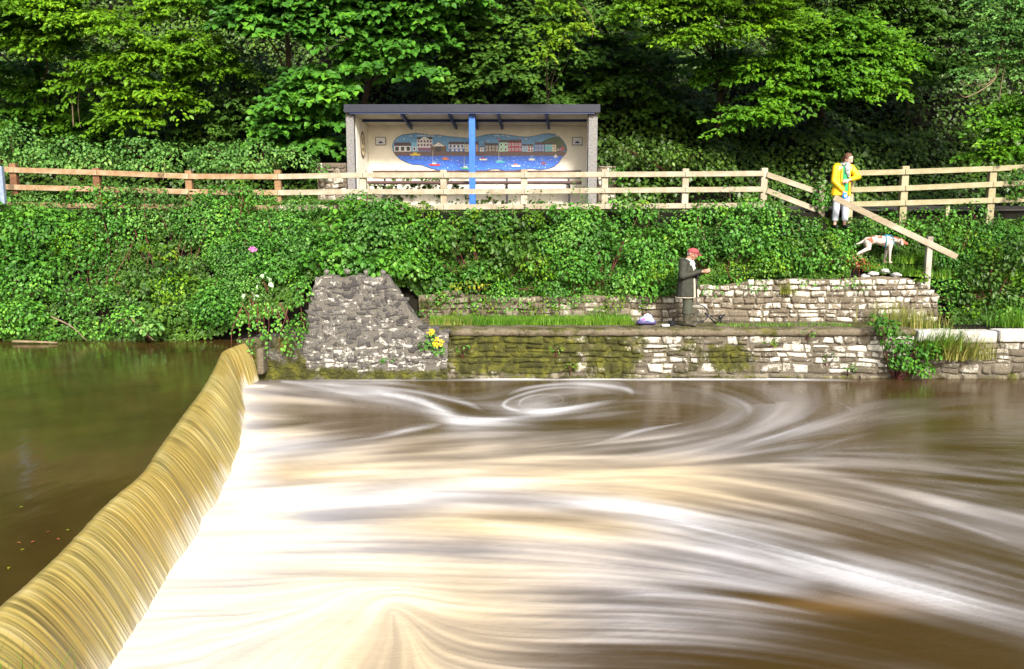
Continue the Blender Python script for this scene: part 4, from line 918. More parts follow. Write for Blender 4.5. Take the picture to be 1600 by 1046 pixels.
for k in (-1, 1):
    hx_ = (-.02 if k > 0 else .05)
    body += [(sh_[k], .062, el[k], .043), (el[k], .042, wrr[k], .028), ((0, k * .09, .9), .095, (hx_, k * .1, .5), .062), ((hx_, k * .1, .5), .058, (hx_ - .01, k * .1, .1), .042), ((hx_ - .02, k * .1, .06), .04, (hx_ + .14, k * .115, .045), .032)]
blob('body', body, skin, man, .0075, 3)
facebits(man, hc, s_, f_, u_)
jk = [((-.03, 0, 1.34), (.13, .2, .14), (-.01, 0, 1.1), (.165, .23, .14)), ((-.01, 0, 1.1), (.165, .23, .12), (-.01, 0, .72), (.19, .255, .05)), ((-.01, 0, .72), (.19, .255, .05), (-.01, 0, .655), (.195, .26, .03))]
for k in (-1, 1): jk += [((-.02, k * .1, 1.41), .088, sh_[k], .085), (sh_[k], .088, el[k], .074), (el[k], .073, wrr[k] - Vector((.035, 0, 0)), .052)]
jk += [((-.1, -.07, 1.47), .05, (-.1, .07, 1.47), .05), ((-.115, 0, 1.44), (.055, .09, .06), (-.13, 0, 1.4), (.05, .08, .05))]
jo = blob('jacket', jk, M['olive'], man, .011, 3)
def strip(name, pts, w, th, m_, parent, nrm=None):
    mb = MB(); 
    for a, b in zip(pts[:-1], pts[1:]): mb.tube([a, b], [w, w], 6)
    return blob(name, [(a, w, b, w) for a, b in zip(pts[:-1], pts[1:])], m_, parent, min(w * .45, .008), 2)
def fr(z, y): return Vector((np.interp(z, [.62, .72, 1.1, 1.3, 1.45], [.188, .184, .158, .12, .07]) * math.sqrt(max(.1, 1 - (y / .27) ** 2)), y, z))
strip('jacket_lining', [fr(z, -.085 + .03 * (z - .8)) for z in (.655, .78, .9, 1.05)], .019, 0, M['lining'], jo)
strip('jacket_lining', [fr(z, .06 - .03 * (z - .8)) for z in (.655, .78, .9, 1.05)], .015, 0, M['lining'], jo)
strip('jacket_lining', [fr(1.2, -.055), fr(1.3, -.055), Vector((.075, -.06, 1.43))], .012, 0, M['lining'], jo)
strip('hem', [Vector((-.01 + .2 * math.cos(a), .265 * math.sin(a), .645)) for a in np.linspace(.35, 2 * math.pi - .35, 26)], .0085, 0, M['lining'], jo)
blob('waistcoat', [((.075, 0, 1.28), (.05, .045, .06), (.115, -.01, .86), (.055, .06, .06))], M['dk'], man, .01, 3)
blob('shirt', [((.05, 0, 1.43), (.06, .06, .03), (.105, -.005, 1.28), (.04, .045, .02)), ((.06, -.05, 1.38), .05, (.06, .05, 1.38), .05)], M['shirt'], man, .007, 2)
strip('collar', [Vector((.02 + .072 * math.cos(a), .074 * math.sin(a), 1.475 - .03 * math.cos(a))) for a in np.linspace(-1.2 - math.pi / 2 * .6, 1.2 + math.pi / 2 * .6, 14)], .016, 0, M['shirt'], man)
tr = [((0, 0, .88), (.13, .18, .1), (0, 0, .8), (.13, .18, .08))]
for k in (-1, 1):
    hx_ = (-.02 if k > 0 else .05); tr += [((0, k * .092, .85), .105, (hx_, k * .102, .5), .085), ((hx_, k * .102, .5), .085, (hx_ - .01, k * .102, .31), .088)]
blob('trousers', tr, M['trouser'], man, .011, 3)
for k in (-1, 1):
    hx_ = (-.02 if k > 0 else .05); blob('boot', [((hx_ - .01, k * .102, .36), .075, (hx_ - .015, k * .102, .1), .06), ((hx_ - .04, k * .102, .052), (.058, .048, .052), (hx_ + .14, k * .118, .042), (.058, .046, .038))], M['boot'], man, .009, 2)
    strip('boot_top', [Vector((hx_ - .01 + .079 * math.cos(a), k * .102 + .079 * math.sin(a), .375)) for a in np.linspace(0, 6.283, 16)], .011, 0, M['boot'], man)
cu = Vector((0, 0, 1)); cp_ = hc + u_ * .045
capo = blob('cap', [(cp_ + u_ * .012 - f_ * .02, (.102, .094, .078), cp_ + u_ * .018 + f_ * .01, (.092, .09, .072))], M['cap'], man, .007, 2)
bpoly = [cp_ + f_ * (.06 + .115 * math.cos(a)) + s_ * .078 * math.sin(a) + u_ * (.012 - .022 * math.cos(a) - .012 * abs(math.sin(a))) for a in np.linspace(-1.5, 1.5, 11)]
blob('cap_brim', [(a, .006, b, .006) for i, a in enumerate(bpoly) for b in bpoly[i + 1:i + 2]] + [(bpoly[i], .006, bpoly[10 - i], .006) for i in range(5)], M['cap'], capo, .0045, 1)
blob('cap_badge', [(cp_ + f_ * .082 + u_ * .03 - s_ * .03, .018, cp_ + f_ * .09 + u_ * .03 + s_ * .0, .02)], M['capdark'], capo, .005, 1)
blob('hair', [(hc - f_ * .06 - u_ * .0, (.045, .075, .05), hc - f_ * .055 - u_ * .035, (.04, .062, .035)), (hc + s_ * .072 - f_ * .02 + u_ * .02, .02, hc + s_ * .074 - f_ * .01 - u_ * .01, .014), (hc - s_ * .072 - f_ * .02 + u_ * .02, .02, hc - s_ * .074 - f_ * .01 - u_ * .01, .014)], M['hair_grey'], man, .007, 2)
def in_world(root, p):
    return Matrix.Translation(root.location) @ Matrix.Rotation(root.rotation_euler.z, 4, 'Z') @ Vector([a * b for a, b in zip(p, root.scale)])
# hook line held and binocular-like black case hanging at the coat front
a = in_world(man, (.20, -.03, 1.13)); o = blob('camera_case', [((0, 0, 0), (.035, .04, .045), (.0, .0, -.03), (.035, .04, .04)), ((0, 0, -.05), .014, (.01, 0, -.28), .012)], M['black'], None, .007, 1); o.location = a; tag(o, 'black case and strap hanging in front of the dark green coat', 'case')
# ---- gear on the quay
p = at(1010, 508, 16.1); root = empty('tackle_bag', (p.x, 16.1, QZ + .01)); tag(root, 'blue and white bag lying on the quay behind the standing angler', 'bag')
M['bagblue'] = plain('pale_blue_bag', (.32, .42, .8), .5, .2, 14); M['bagpink'] = plain('pink_patch', (.6, .12, .4), .5, .15); M['bagdark'] = plain('dark_purple_cloth', (.06, .05, .14), .7, .3)
blob('lower_bag', [((-.14, 0, .05), (.09, .1, .055), (.14, .02, .045), (.09, .1, .05))], M['bagdark'], root, .012, 3)
blob('upper_bag', [((-.09, -.02, .11), (.08, .09, .06), (.07, 0, .15), (.06, .08, .08)), ((.02, 0, .12), (.1, .08, .07), (.12, 0, .08), (.06, .08, .05))], M['bagblue'], root, .012, 3)
blob('pink_print', [((-.1, -.105, .125), (.035, .012, .03), (-.07, -.108, .13), (.03, .01, .03))], M['bagpink'], root, .006, 1)
strip('carry_handle', [Vector((-.08, -.03, .16)), Vector((-.04, -.03, .22)), Vector((.03, -.02, .24)), Vector((.07, 0, .2))], .008, 0, M['white'], root)
p = at(1049, 508, 16.0); root = empty('bait_tub', (p.x, 15.95, QZ + .01)); tag(root, 'small round black tub standing on the quay beside the boots', 'tub')
mb = MB(); mb.tube([(0, 0, 0), (0, 0, .085), (0, 0, .086), (0, 0, .02)], [.07, .08, .07, .062], 18); mb.build('tub', M['black'], root); mb = MB(); n = 18
mb.add([(math.cos(k * 2 * math.pi / n) * r, math.sin(k * 2 * math.pi / n) * r, z) for r, z in ((.085, .08), (.085, .095), (.072, .095)) for k in range(n)], [(j * n + k, j * n + (k + 1) % n, (j + 1) * n + (k + 1) % n, (j + 1) * n + k) for j in range(2) for k in range(n)]); mb.build('rim', M['black'], root)
p = at(1040, 511, 15.8); root = MB().box((0, 0, .015), (.15, .1, .03)).box((0, 0, .034), (.16, .11, .008)).build('bait_tray', M['white'], None, bevel=.006); root.location = (p.x, 15.8, QZ + .012); tag(root, 'small flat white tray in front of the black tub on the quay', 'tray')
# landing net with hoop, folded rod rest
net = empty('landing_net', (at(1095, 505, 16.4).x, 16.42, QZ)); tag(net, 'round dark landing net leaning on the wall behind the boots', 'fishing net')
mb = MB(); mb.tube([(-.08 + .27 * math.cos(a), .1 + .1 * math.sin(a), .22 + .2 * math.sin(a)) for a in np.linspace(0, 6.283, 30)], .014, 6); mb.build('hoop', M['black'], net, True)
mb = MB()
for k in range(-6, 7):
    for q in (0, 1):
        x_ = k * .04; r_ = math.sqrt(max(0, 1 - (x_ / .27) ** 2))
        pts = [(-.08 + (x_ if q == 0 else math.sqrt(max(0, 1 - (x_ / .27) ** 2)) * .27 * f), .1 + .1 * (r_ * f if q == 0 else x_ / .27) + .05 * (1 - f * f), .22 + .2 * (r_ * f if q == 0 else x_ / .27)) for f in np.linspace(-1, 1, 8)]
        if r_ > .2: mb.tube(pts, .004, 3)
mb.build('mesh_bag', M['trouser'], net)
rd_ = empty('rod_stand', (at(1118, 505, 16.2).x, 16.2, QZ)); tag(rd_, 'black folding rod stand and rods lying on the quay right of the boots', 'rod stand')
for a, b, r_ in (((-.24, 0, .26), (.02, 0, .01), .013), ((-.22, .02, .24), (.0, .02, .12), .009), ((.02, 0, .02), (.2, .03, .22), .01), ((-.02, 0, .1), (.3, .05, .19), .007), ((.1, 0, .0), (.14, .0, .18), .008), ((.02, .02, .11), (.32, -.02, .03), .006)):
    mb = MB(); mb.tube([a, b], [r_ * 1.6, r_ * 1.3], 8); mb.build('rod', M['black'] if r_ > .0075 else M['trouser'], rd_, True)
mb = MB(); mb.tube([(.1, -.03, .16), (.1, .04, .16)], .04, 14); mb.build('reel', M['black'], rd_, True)
# ---- woman
wp = at(1313, 333, 17.72); wom = empty('person', (wp.x, 17.72, float(ground_z(wp.x, 17.9)) + .07), R(0)); wom.scale = (1.05, 1.05, 1.05); tag(wom, 'person in yellow raincoat and white trousers leaning on the fence post', 'person')
# faces -Y, image right = +X
M['yellow'] = plain('yellow_raincoat', (.80, .46, .01), .5, .12, 9, .4, .3); M['greenb'] = plain('green_jumper', (.03, .33, .13), .85, .15, 20); M['whitet'] = plain('white_trousers', (.62, .64, .74), .8, .1, 9)
t = NT('scarf_weave'); t.bsdf(t.ramp(t.noise(26, detail=3), [(.42, (.08, .13, .14)), (.58, (.5, .55, .52))]), .9, .2); M['scarf'] = t.m
M['hair_br'] = plain('brown_hair', (.10, .045, .025), .6, .3, 30); M['shoe'] = plain('dark_shoe', (.02, .022, .03), .5, .3); M['leadblue'] = plain('blue_plastic', (.02, .2, .7), .35, .1)
hc = Vector((.085, -.05, 1.515)); hf = Vector((.55, -.72, -.42)).normalized(); hs, s_, f_, u_ = head(hc, hf)
SL_, SR_ = Vector((-.155, 0, 1.335)), Vector((.185, 0, 1.335))      # image left / right shoulder
EL, WL = Vector((-.195, -.035, 1.04)), Vector((-.03, -.16, .80)); ER, WR = Vector((.31, -.08, 1.13)), Vector((.06, -.2, 1.05))
body = hs + [((.06, -.02, 1.46), .05, (.02, 0, 1.34), .055), ((-.08, 0, 1.3), .09, (.12, 0, 1.3), .09), ((.02, 0, 1.26), (.145, .105, .1), (.0, 0, 1.02), (.115, .095, .1)), ((0, 0, .98), (.13, .105, .1), (0, 0, .86), (.16, .115, .08)),
        (SL_, .052, EL, .037), (EL, .036, WL, .024), (SR_, .052, ER, .037), (ER, .036, WR, .024)]
body += hand(WL, (.35, -.1, -.9), (.5, .75, .1), 1, 1.1) + hand(WR, (-.95, -.05, -.2), (0, .75, -.5), 1, .6)
for k in (-1, 1): body += [((k * .08, 0, .85), .08, (k * .105, -.01, .46), .052), ((k * .105, -.01, .46), .048, (k * .11, .01, .09), .035), ((k * .11, .02, .05), .034, (k * .13, -.14, .035), .026)]
blob('body', body, skin2, wom, .0075, 3); facebits(wom, hc, s_, f_, u_)
yk = [((.0, .015, 1.27), (.185, .115, .1), (.0, .015, 1.0), (.185, .13, .1)), ((.0, .015, 1.0), (.185, .13, .1), (-.01, .015, .73), (.235, .155, .04)), ((-.08, 0, 1.35), .07, SL_, .072), ((.1, 0, 1.35), .07, SR_, .072), (SL_, .076, EL, .068), (EL, .068, WL + Vector((-.02, .02, .04)), .05), (SR_, .076, ER, .07), (ER, .068, WR + (ER - WR) * .35, .052),
      ((-.12, .06, 1.40), .045, (.16, .06, 1.40), .045)]
yo = blob('raincoat', yk, M['yellow'], wom, .011, 3)
blob('jumper', [((.025, -.075, 1.30), (.085, .045, .07), (.03, -.085, 1.05), (.075, .05, .08)), ((.03, -.085, 1.05), (.075, .05, .08), (.045, -.095, .82), (.06, .04, .03))], M['greenb'], wom, .009, 3)
blob('coat_edge', [((-.06, -.1, 1.3), .022, (-.065, -.115, 1.02), .024), ((-.065, -.115, 1.02), .024, (-.04, -.135, .72), .022)], M['yellow'], yo, .008, 2); blob('coat_edge', [((.115, -.09, 1.3), .022, (.115, -.115, 1.02), .022), ((.115, -.115, 1.02), .022, (.12, -.13, .72), .022)], M['yellow'], yo, .008, 2)
scf = [Vector((.045 + .085 * math.cos(a), -.015 + .075 * math.sin(a), 1.405 + .012 * math.sin(3 * a))) for a in np.linspace(0, 6.283, 16)]
blob('scarf', [(a, .034, b, .034) for a, b in zip(scf[:-1], scf[1:])] + [((.04, -.1, 1.39), .045, (.05, -.135, 1.28), .04), ((.05, -.135, 1.28), .04, (.075, -.15, 1.13), .026), ((.02, -.12, 1.33), .03, (.02, -.14, 1.22), .022)], M['scarf'], wom, .009, 2)
tr = [((0, 0, .86), (.165, .12, .08), (0, 0, .76), (.17, .12, .08))]
for k in (-1, 1): tr += [((k * .085, 0, .78), .098, (k * .105, -.01, .46), .074), ((k * .105, -.01, .46), .074, (k * .11, 0, .17), (.066, .066, .02))]
blob('trousers', tr, M['whitet'], wom, .011, 3)
for k in (-1, 1): blob('shoe', [((k * .11, .03, .04), (.04, .05, .045), (k * .13, -.14, .032), (.042, .055, .03))], M['shoe'], wom, .008, 2)
blob('hair', [(hc + u_ * .045 - f_ * .03, .092, hc + u_ * .04 - f_ * .012, .09), (hc - f_ * .055, .078, hc - f_ * .06 - u_ * .04, .06), (hc - f_ * .1 + u_ * .01, .04, hc - f_ * .115 - u_ * .03, .035)] + [(hc + s_ * k * .076 + u_ * .03 - f_ * .01, .026, hc + s_ * k * .072 - u_ * .01 - f_ * .02, .018) for k in (-1, 1)], M['hair_br'], wom, .007, 2)
lr = in_world(wom, WL + Vector((.015, -.05, -.10))); reel = empty('lead_reel', lr); tag(reel, 'blue retractable dog lead held in the hand of the person in yellow', 'dog lead')
blob('reel_case', [((0, 0, 0), (.055, .025, .065), (.02, 0, -.015), (.05, .022, .055))], M['leadblue'], reel, .006, 2); blob('grip', [((-.03, 0, .07), .013, (.04, 0, .06), .013), ((-.045, 0, .0), .012, (-.03, 0, .07), .012)], M['leadblue'], reel, .006, 1); blob('reel_disc', [((.01, -.022, -.005), (.03, .006, .03), (.012, -.022, -.005), (.03, .006, .03))], M['white'], reel, .004, 1)
# ---- dog: faces +X, standing down the slope
dp = at(1391, 412, 17.1); dog = empty('dog', (dp.x, 17.25, dp.z), R(-6)); dog.scale = (1.1, 1.1, 1.1); tag(dog, 'white dog with brown ears and patches in a blue harness stepping down the bank', 'dog')
t = NT('dog_coat'); sx = t.n('ShaderNodeSeparateXYZ'); t.set(sx.inputs[0], t.pos()); nz_ = t.noise(7, detail=4)
fc = t.math('ADD', sx.outputs[0], t.math('MULTIPLY', nz_, .12)); m1 = t.ramp(fc, [(.29, 0.0), (.33, 1.0)])
pb = t.ramp(t.math('ADD', t.noise(5, detail=3), t.math('MULTIPLY', sx.outputs[2], .5)), [(.79, 0.0), (.83, 1.0)])
base = t.mix(pb, (.52, .44, .38), (.2, .075, .04)); lw = t.ramp(sx.outputs[2], [(.0, 1.0), (.22, 0.0)])
t.bsdf(t.mix(m1, t.mix(t.math('MULTIPLY', lw, .45), base, (.4, .2, .12)), (.34, .14, .07)), .8, .25, normal=t.bump(t.noise(60), .5, .01)); M['dogc'] = t.m
D_ = [((.0, 0, .44), (.10, .095, .125), (-.05, 0, .455), (.1, .1, .12)), ((-.05, 0, .455), (.1, .1, .12), (-.27, 0, .50), (.09, .08, .085)), ((-.27, 0, .50), (.09, .08, .085), (-.43, 0, .455), (.085, .08, .09)), ((.03, 0, .47), .085, (.12, 0, .50), .066), ((.12, 0, .50), .066, (.22, 0, .475), .055),
      ((.25, 0, .465), (.076, .066, .068), (.275, 0, .455), (.068, .062, .06)), ((.27, 0, .445), .05, (.375, 0, .41), .032), ((.385, 0, .43), .013, (.39, 0, .425), .012), ((.30, 0, .42), .03, (.355, 0, .395), .019)]
for k in (-1, 1):
    fx = .0 if k < 0 else -.055
    D_ += [((.02, k * .06, .42), .06, (.015 + fx * .3, k * .07, .27), .034), ((.015 + fx * .3, k * .07, .27), .03, (.025 + fx, k * .07, .04), .02), ((.025 + fx, k * .07, .025), .024, (.06 + fx, k * .07, .018), .021)]
    hx = -.06 if k < 0 else .07
    kn = Vector((-.40 + hx * .3, k * .075, .31)); hk = Vector((-.56 + hx * .9, k * .075, .21)); ft = Vector((-.62 + hx * 1.4, k * .075, .10))
    D_ += [((-.43, k * .05, .44), .08, kn, .05), (kn, .046, hk, .026), (hk, .025, ft, .02), (ft, .022, ft + Vector((.05, 0, -.012)), .019)]
    D_ += [((.235, k * .062, .495), .02, (.245, k * .085, .40), .03)]
D_ += [((-.50, 0, .47), .026, (-.58, 0, .42), .02), ((-.58, 0, .42), .02, (-.64, 0, .40), .014)]
blob('body', D_, M['dogc'], dog, .009, 3)
blob('nose', [((.398, 0, .432), .013, (.4, 0, .43), .012)], M['black'], dog, .004, 1)
for k in (-1, 1): blob('eye', [((.315, k * .043, .47), .008, (.316, k * .043, .47), .008)], M['iris'], dog, .003, 1)
M['harness'] = plain('blue_strap', (.03, .22, .36), .6, .2)
hn = blob('harness', [(Vector((-.075, .106 * math.cos(a), .455 + .131 * math.sin(a))), .011, Vector((-.075 , .106 * math.cos(b), .455 + .131 * math.sin(b))), .011) for a, b in zip(np.linspace(0, 6.283, 25)[:-1], np.linspace(0, 6.283, 25)[1:])] +
     [(Vector((.075 + .05 * math.sin(a) * -.5, .086 * math.cos(a), .475 + .1 * math.sin(a))), .010, Vector((.075 + .05 * math.sin(b) * -.5, .086 * math.cos(b), .475 + .1 * math.sin(b))), .010) for a, b in zip(np.linspace(0, 6.283, 21)[:-1], np.linspace(0, 6.283, 21)[1:])] + [((-.075, 0, .59), .014, (.05, 0, .575), .012)], M['harness'], dog, .006, 1)
dt = in_world(dog, (-.05, 0, .605)); a = lr + Vector((.05, 0, -.02)); pts = []
for i in range(25):
    f = i / 24; q = Vector(a).lerp(dt, f); q.z -= .22 * math.sin(f * math.pi); q.y -= .25 * math.sin(f * math.pi); pts.append(q - Vector(a))
mb = MB(); mb.tube(pts, .004, 5); o = mb.build('lead_cord', M['dk'], reel, True); o.location = Vector(a) - lr

# ================================================================ VEGETATION
def limb(mb, p0, p1, r0, r1, bend=.15, n=7):
    p0, p1 = Vector(p0), Vector(p1); L = (p1 - p0).length; ph = random.random() * 6
    pts = []; rs = []
    for i in range(n + 1):
        f = i / n; q = p0.lerp(p1, f); s = math.sin(f * math.pi) * bend * L
        q += Vector((math.sin(ph + f * 3) * s * .6, math.cos(ph) * s * .4, s * .35)); pts.append(q); rs.append(r0 + (r1 - r0) * f)
    mb.tube(pts, rs, 7); return pts
def tree(label, cat_, lumps, mat_, base, size=.13, per=11, trunk=.13, bark='bark', group=None, leafs=34, L=.75, droop=.35, six=True, asp=.62, extra=None, name='tree', fill=26):
    """trunk with limbs that reach into every leaf mass, crown of leafy sprays"""
    bx, by = base; bz = float(ground_z(bx, by)) - .2; root = empty(name, (bx, by, bz)); tag(root, label, cat_, group)
    Lm = np.array(lumps); c = Lm[:, :3].mean(0); loc = np.array((bx, by, bz))
    mb = MB(); top = Vector((bx + (c[0] - bx) * .5, by + (c[1] - by) * .5, max(c[2] - .2, bz + 1.2))); pts = limb(mb, (bx, by, bz), top, trunk, trunk * .55, .06, 9)
    lb = MB()
    for l in Lm:
        s_ = pts[random.choice((4, 5, 6, 7, 9))]; limb(lb, s_, l[:3], trunk * .4, trunk * .1, .12)
        for _ in range(3):
            d = unit(1)[0]; limb(lb, l[:3], l[:3] + d * (l[3], l[4], l[5]) * .8, trunk * .12, .006, .12, 5)
    def shift(b): b.v = [tuple(np.array(v) - loc) for v in b.v]; return b
    shift(mb).build('trunk', M[bark], root, True); shift(lb).build('limbs', M[bark], root, True)
    D = fans(lumps, per, size, leafs, L, droop)
    if fill: D = cat(D, shell(lumps, fill, size, .6))
    o = leafmesh('crown', D[0] - loc, D[1], D[2], D[3], M[mat_], root, asp, .3, six)
    return root
def bush(label, cat_, lumps, mat_, per=190, size=.075, group=None, asp=.8, name='bush', up=.5, six=True, fill=.4, stem='stem_red'):
    Lm = np.array(lumps); c = Lm[:, :3].mean(0); bz = float(Lm[:, 2].min() - .3); loc = np.array((c[0], c[1] + .2, bz)); root = empty(name, loc); tag(root, label, cat_, group)
    mb = MB()
    for l in Lm:
        for _ in range(2):
            d = unit(1)[0]; d[1] = -abs(d[1]); d[2] = abs(d[2]); limb(mb, (0, 0, 0), np.array(l[:3]) + d * l[3:] * .8 - loc, .014, .004, .12, 5)
    mb.build('stems', M[stem], root, True)
    D = shell(lumps, per, size, fill, up); leafmesh('foliage', D[0] - loc, D[1], D[2], D[3], M[mat_], root, asp, .3, six)
    return root
# hillside ivy: one continuous cover of leaves over the steep slope
def cover(n, x0, x1, y0, y1, thick, size, hf, nseed=3):
    x = x0 + (x1 - x0) * rng.random(n); y = y0 + (y1 - y0) * rng.random(n); z = hf(x, y)
    P = np.stack([x, y, z], 1); k = fbm(P * .55, 4, nseed); lump_ = np.clip((k - .3) * 2.2, 0, 1) * thick; dep = rng.random(n) ** 1.5
    off = lump_ * (1 - .6 * dep); P = P + np.array((0, -.72, .68)) * off[:, None]
    g = .5; P[:, 0] += (fbm(P * 2.3, 2, 8) - .5) * .3
    N = np.array((0, -.7, .75)) + unit(n) * .6; T = np.array((0, -.35, -.9)) + unit(n) * .5
    return P, N, T, size * (.6 + .7 * rng.random(n))
D = cover(150000, -21, 21, 21.25, 34, 1.3, .135, ground_z)
o = leafmesh('hillside_ivy', *D, M['leaf_ivy'], None, .85, .25, False); tag(o, 'dark ivy and undergrowth covering the steep wooded hillside', 'ivy', kind='stuff')
D = cover(26000, -24, 24, 21.15, 23.5, .5, .1, ground_z, 9)
o = leafmesh('hillside_brambles', *D, M['leaf_dark'], None, .85, .25, False); tag(o, 'dark green brambles at the foot of the wooded slope behind the path', 'brambles', kind='stuff')
G_tree = 'trees on the wooded hillside'
def LL(y, *a): return [lump(u, v, y + dy, ru, rv) for (u, v, ru, rv, dy) in a]  # crowns run on unseen above the view to keep light off the hillside
tree('hazel with bright yellow-green leaf layers in the top left corner', 'tree', LL(20.6, (20, 20, 70, 30, 0), (90, 30, 80, 26, -.3), (160, 45, 55, 22, -.5), (110, -40, 110, 30, .2), (60, 70, 60, 20, 0), (-60, 20, 70, 60, 0)), 'leaf_hazel', (at(60, 200, 23).x, 23.2), .13, 16, .1, 'bark_pale', G_tree)
tree('hazel with long drooping bright sprays above the left of the fence', 'tree', LL(20.8, (150, 128, 34, 14, -.3), (200, 108, 50, 20, -.1), (260, 92, 55, 24, 0), (310, 75, 45, 26, .2), (240, 150, 60, 18, .1), (215, 185, 45, 16, .1), (330, 110, 50, 22, .5), (300, 20, 60, 24, .4)), 'leaf_hazel', (at(290, 200, 23).x, 23.3), .13, 17, .09, 'bark_pale', G_tree)
tree('dull green tree filling the gap at the far left above the bushes', 'tree', LL(22.2, (20, 130, 60, 36, 0), (80, 160, 55, 30, .2), (10, 190, 60, 30, 0), (150, 200, 60, 26, .4), (120, 90, 50, 24, .5), (60, 120, 40, 24, 1)), 'leaf_beech', (at(105, 200, 24).x, 24.2), .12, 11, .08, 'bark', G_tree)
tree('sycamore with broad leaves hanging at the top left of centre', 'tree', LL(20.7, (395, 20, 50, 30, 0), (450, 12, 60, 34, .1), (510, 25, 50, 34, 0), (455, 48, 45, 16, -.2), (440, -50, 90, 40, 0), (540, -30, 70, 40, .3)), 'leaf_syc', (at(430, 100, 22.5).x, 22.6), .19, 11, .11, 'bark_pale', G_tree, 24, .8, .4, True, .95)
tree('low sycamore with bright broad leaves just left of the shelter roof', 'tree', LL(20.9, (485, 120, 34, 18, -.2), (520, 135, 30, 18, -.3), (465, 165, 40, 22, 0), (510, 180, 36, 20, 0), (445, 205, 34, 18, .2), (495, 150, 40, 20, 0), (490, 215, 38, 16, .3)), 'leaf_syc', (at(495, 250, 22.2).x, 22.3), .18, 14, .08, 'bark', G_tree, 24, .7, .4, True, .95)
tree('leafy young tree with dim green leaves between the hazel and the sycamore', 'tree', LL(22.3, (350, 150, 60, 34, 0), (400, 190, 50, 30, .2), (330, 200, 55, 24, 0), (390, 120, 40, 30, .5), (280, 220, 60, 22, .2)), 'leaf_dark', (at(432, 250, 23.6).x, 23.8), .13, 11, .12, 'bark_pale', G_tree)
tree('sycamore rising over the left end of the shelter roof', 'tree', LL(21.4, (575, 45, 40, 30, 0), (620, 15, 50, 34, 0), (600, 85, 44, 24, -.1), (655, 55, 44, 36, .2), (565, 105, 30, 18, -.3), (700, 0, 60, 40, .4), (640, -60, 100, 50, 0), (645, 105, 34, 18, .2)), 'leaf_syc', (at(548, 250, 23.2).x, 23.4), .18, 11, .12, 'bark', G_tree, 24, .8, .4, True, .95)
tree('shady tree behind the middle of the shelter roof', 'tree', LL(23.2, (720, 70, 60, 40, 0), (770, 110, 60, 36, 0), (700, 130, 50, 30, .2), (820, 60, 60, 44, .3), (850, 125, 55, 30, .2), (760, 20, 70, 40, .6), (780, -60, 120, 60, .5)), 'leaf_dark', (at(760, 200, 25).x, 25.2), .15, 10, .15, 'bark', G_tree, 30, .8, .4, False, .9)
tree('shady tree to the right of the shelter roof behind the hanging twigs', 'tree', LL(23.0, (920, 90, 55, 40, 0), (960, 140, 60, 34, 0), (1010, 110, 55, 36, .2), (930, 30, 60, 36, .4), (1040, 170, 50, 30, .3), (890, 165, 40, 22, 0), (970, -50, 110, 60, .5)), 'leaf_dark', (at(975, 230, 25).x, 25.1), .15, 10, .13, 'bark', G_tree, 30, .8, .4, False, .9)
tree('bright lime sprig of young leaves hanging from above right of the shelter', 'tree branch', LL(18.6, (868, 12, 24, 16, 0), (856, 48, 17, 12, 0), (872, 66, 16, 12, 0), (850, 85, 10, 8, 0), (895, 45, 20, 10, 0), (880, -40, 50, 24, 0)), 'leaf_lime', (at(850, 0, 20).x, 21.9), .12, 40, .028, 'bark', None, 14, .38, .5)
tree('beech with sunny layered leaves at the top right of centre', 'tree', LL(20.2, (1010, 20, 55, 24, .2), (1080, 22, 60, 26, 0), (1150, 15, 60, 26, 0), (1090, 58, 42, 14, -.3), (1180, 52, 46, 16, -.2), (1220, 25, 40, 20, 0), (1040, 60, 30, 12, .3), (1120, -50, 150, 40, 0)), 'leaf_hazel', (at(1130, 150, 22.8).x, 23), .12, 16, .13, 'bark', G_tree)
tree('wide beech whose drooping layers spread above the woman in yellow', 'tree', LL(20.9, (1200, 110, 55, 26, 0), (1260, 100, 60, 26, 0), (1330, 100, 60, 26, 0), (1390, 95, 46, 24, .1), (1290, 140, 60, 20, -.2), (1230, 155, 50, 18, -.2), (1175, 180, 40, 14, -.3), (1150, 195, 24, 10, -.3), (1350, 130, 50, 18, -.1), (1310, 60, 80, 26, .4), (1120, 110, 40, 30, .8)), 'leaf_beech', (at(1290, 200, 23.5).x, 23.6), .125, 18, .14, 'bark', G_tree)
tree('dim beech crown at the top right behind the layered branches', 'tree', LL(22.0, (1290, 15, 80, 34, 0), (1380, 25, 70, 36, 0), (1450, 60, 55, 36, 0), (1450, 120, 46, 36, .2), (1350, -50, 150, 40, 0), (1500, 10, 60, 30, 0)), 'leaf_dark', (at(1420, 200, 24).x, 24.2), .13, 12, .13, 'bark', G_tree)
tree('ash with feathery green leaves hanging in the top right corner', 'tree', LL(19.2, (1560, 55, 50, 34, 0), (1600, 100, 40, 40, 0), (1535, 105, 26, 22, -.1), (1590, 10, 60, 34, 0), (1640, 60, 50, 70, 0)), 'leaf_greyer', (at(1640, 200, 21.5).x, 21.8), .1, 16, .12, 'bark_pale', G_tree)
tree('leafy branch low at the right edge over the fence', 'tree', LL(18.7, (1570, 205, 36, 18, 0), (1600, 180, 36, 26, 0), (1545, 238, 28, 10, -.1), (1590, 235, 34, 14, 0), (1550, 180, 20, 16, .2)), 'leaf_beech', (at(1650, 280, 20.5).x, 20.7), .11, 26, .07, 'bark', G_tree)
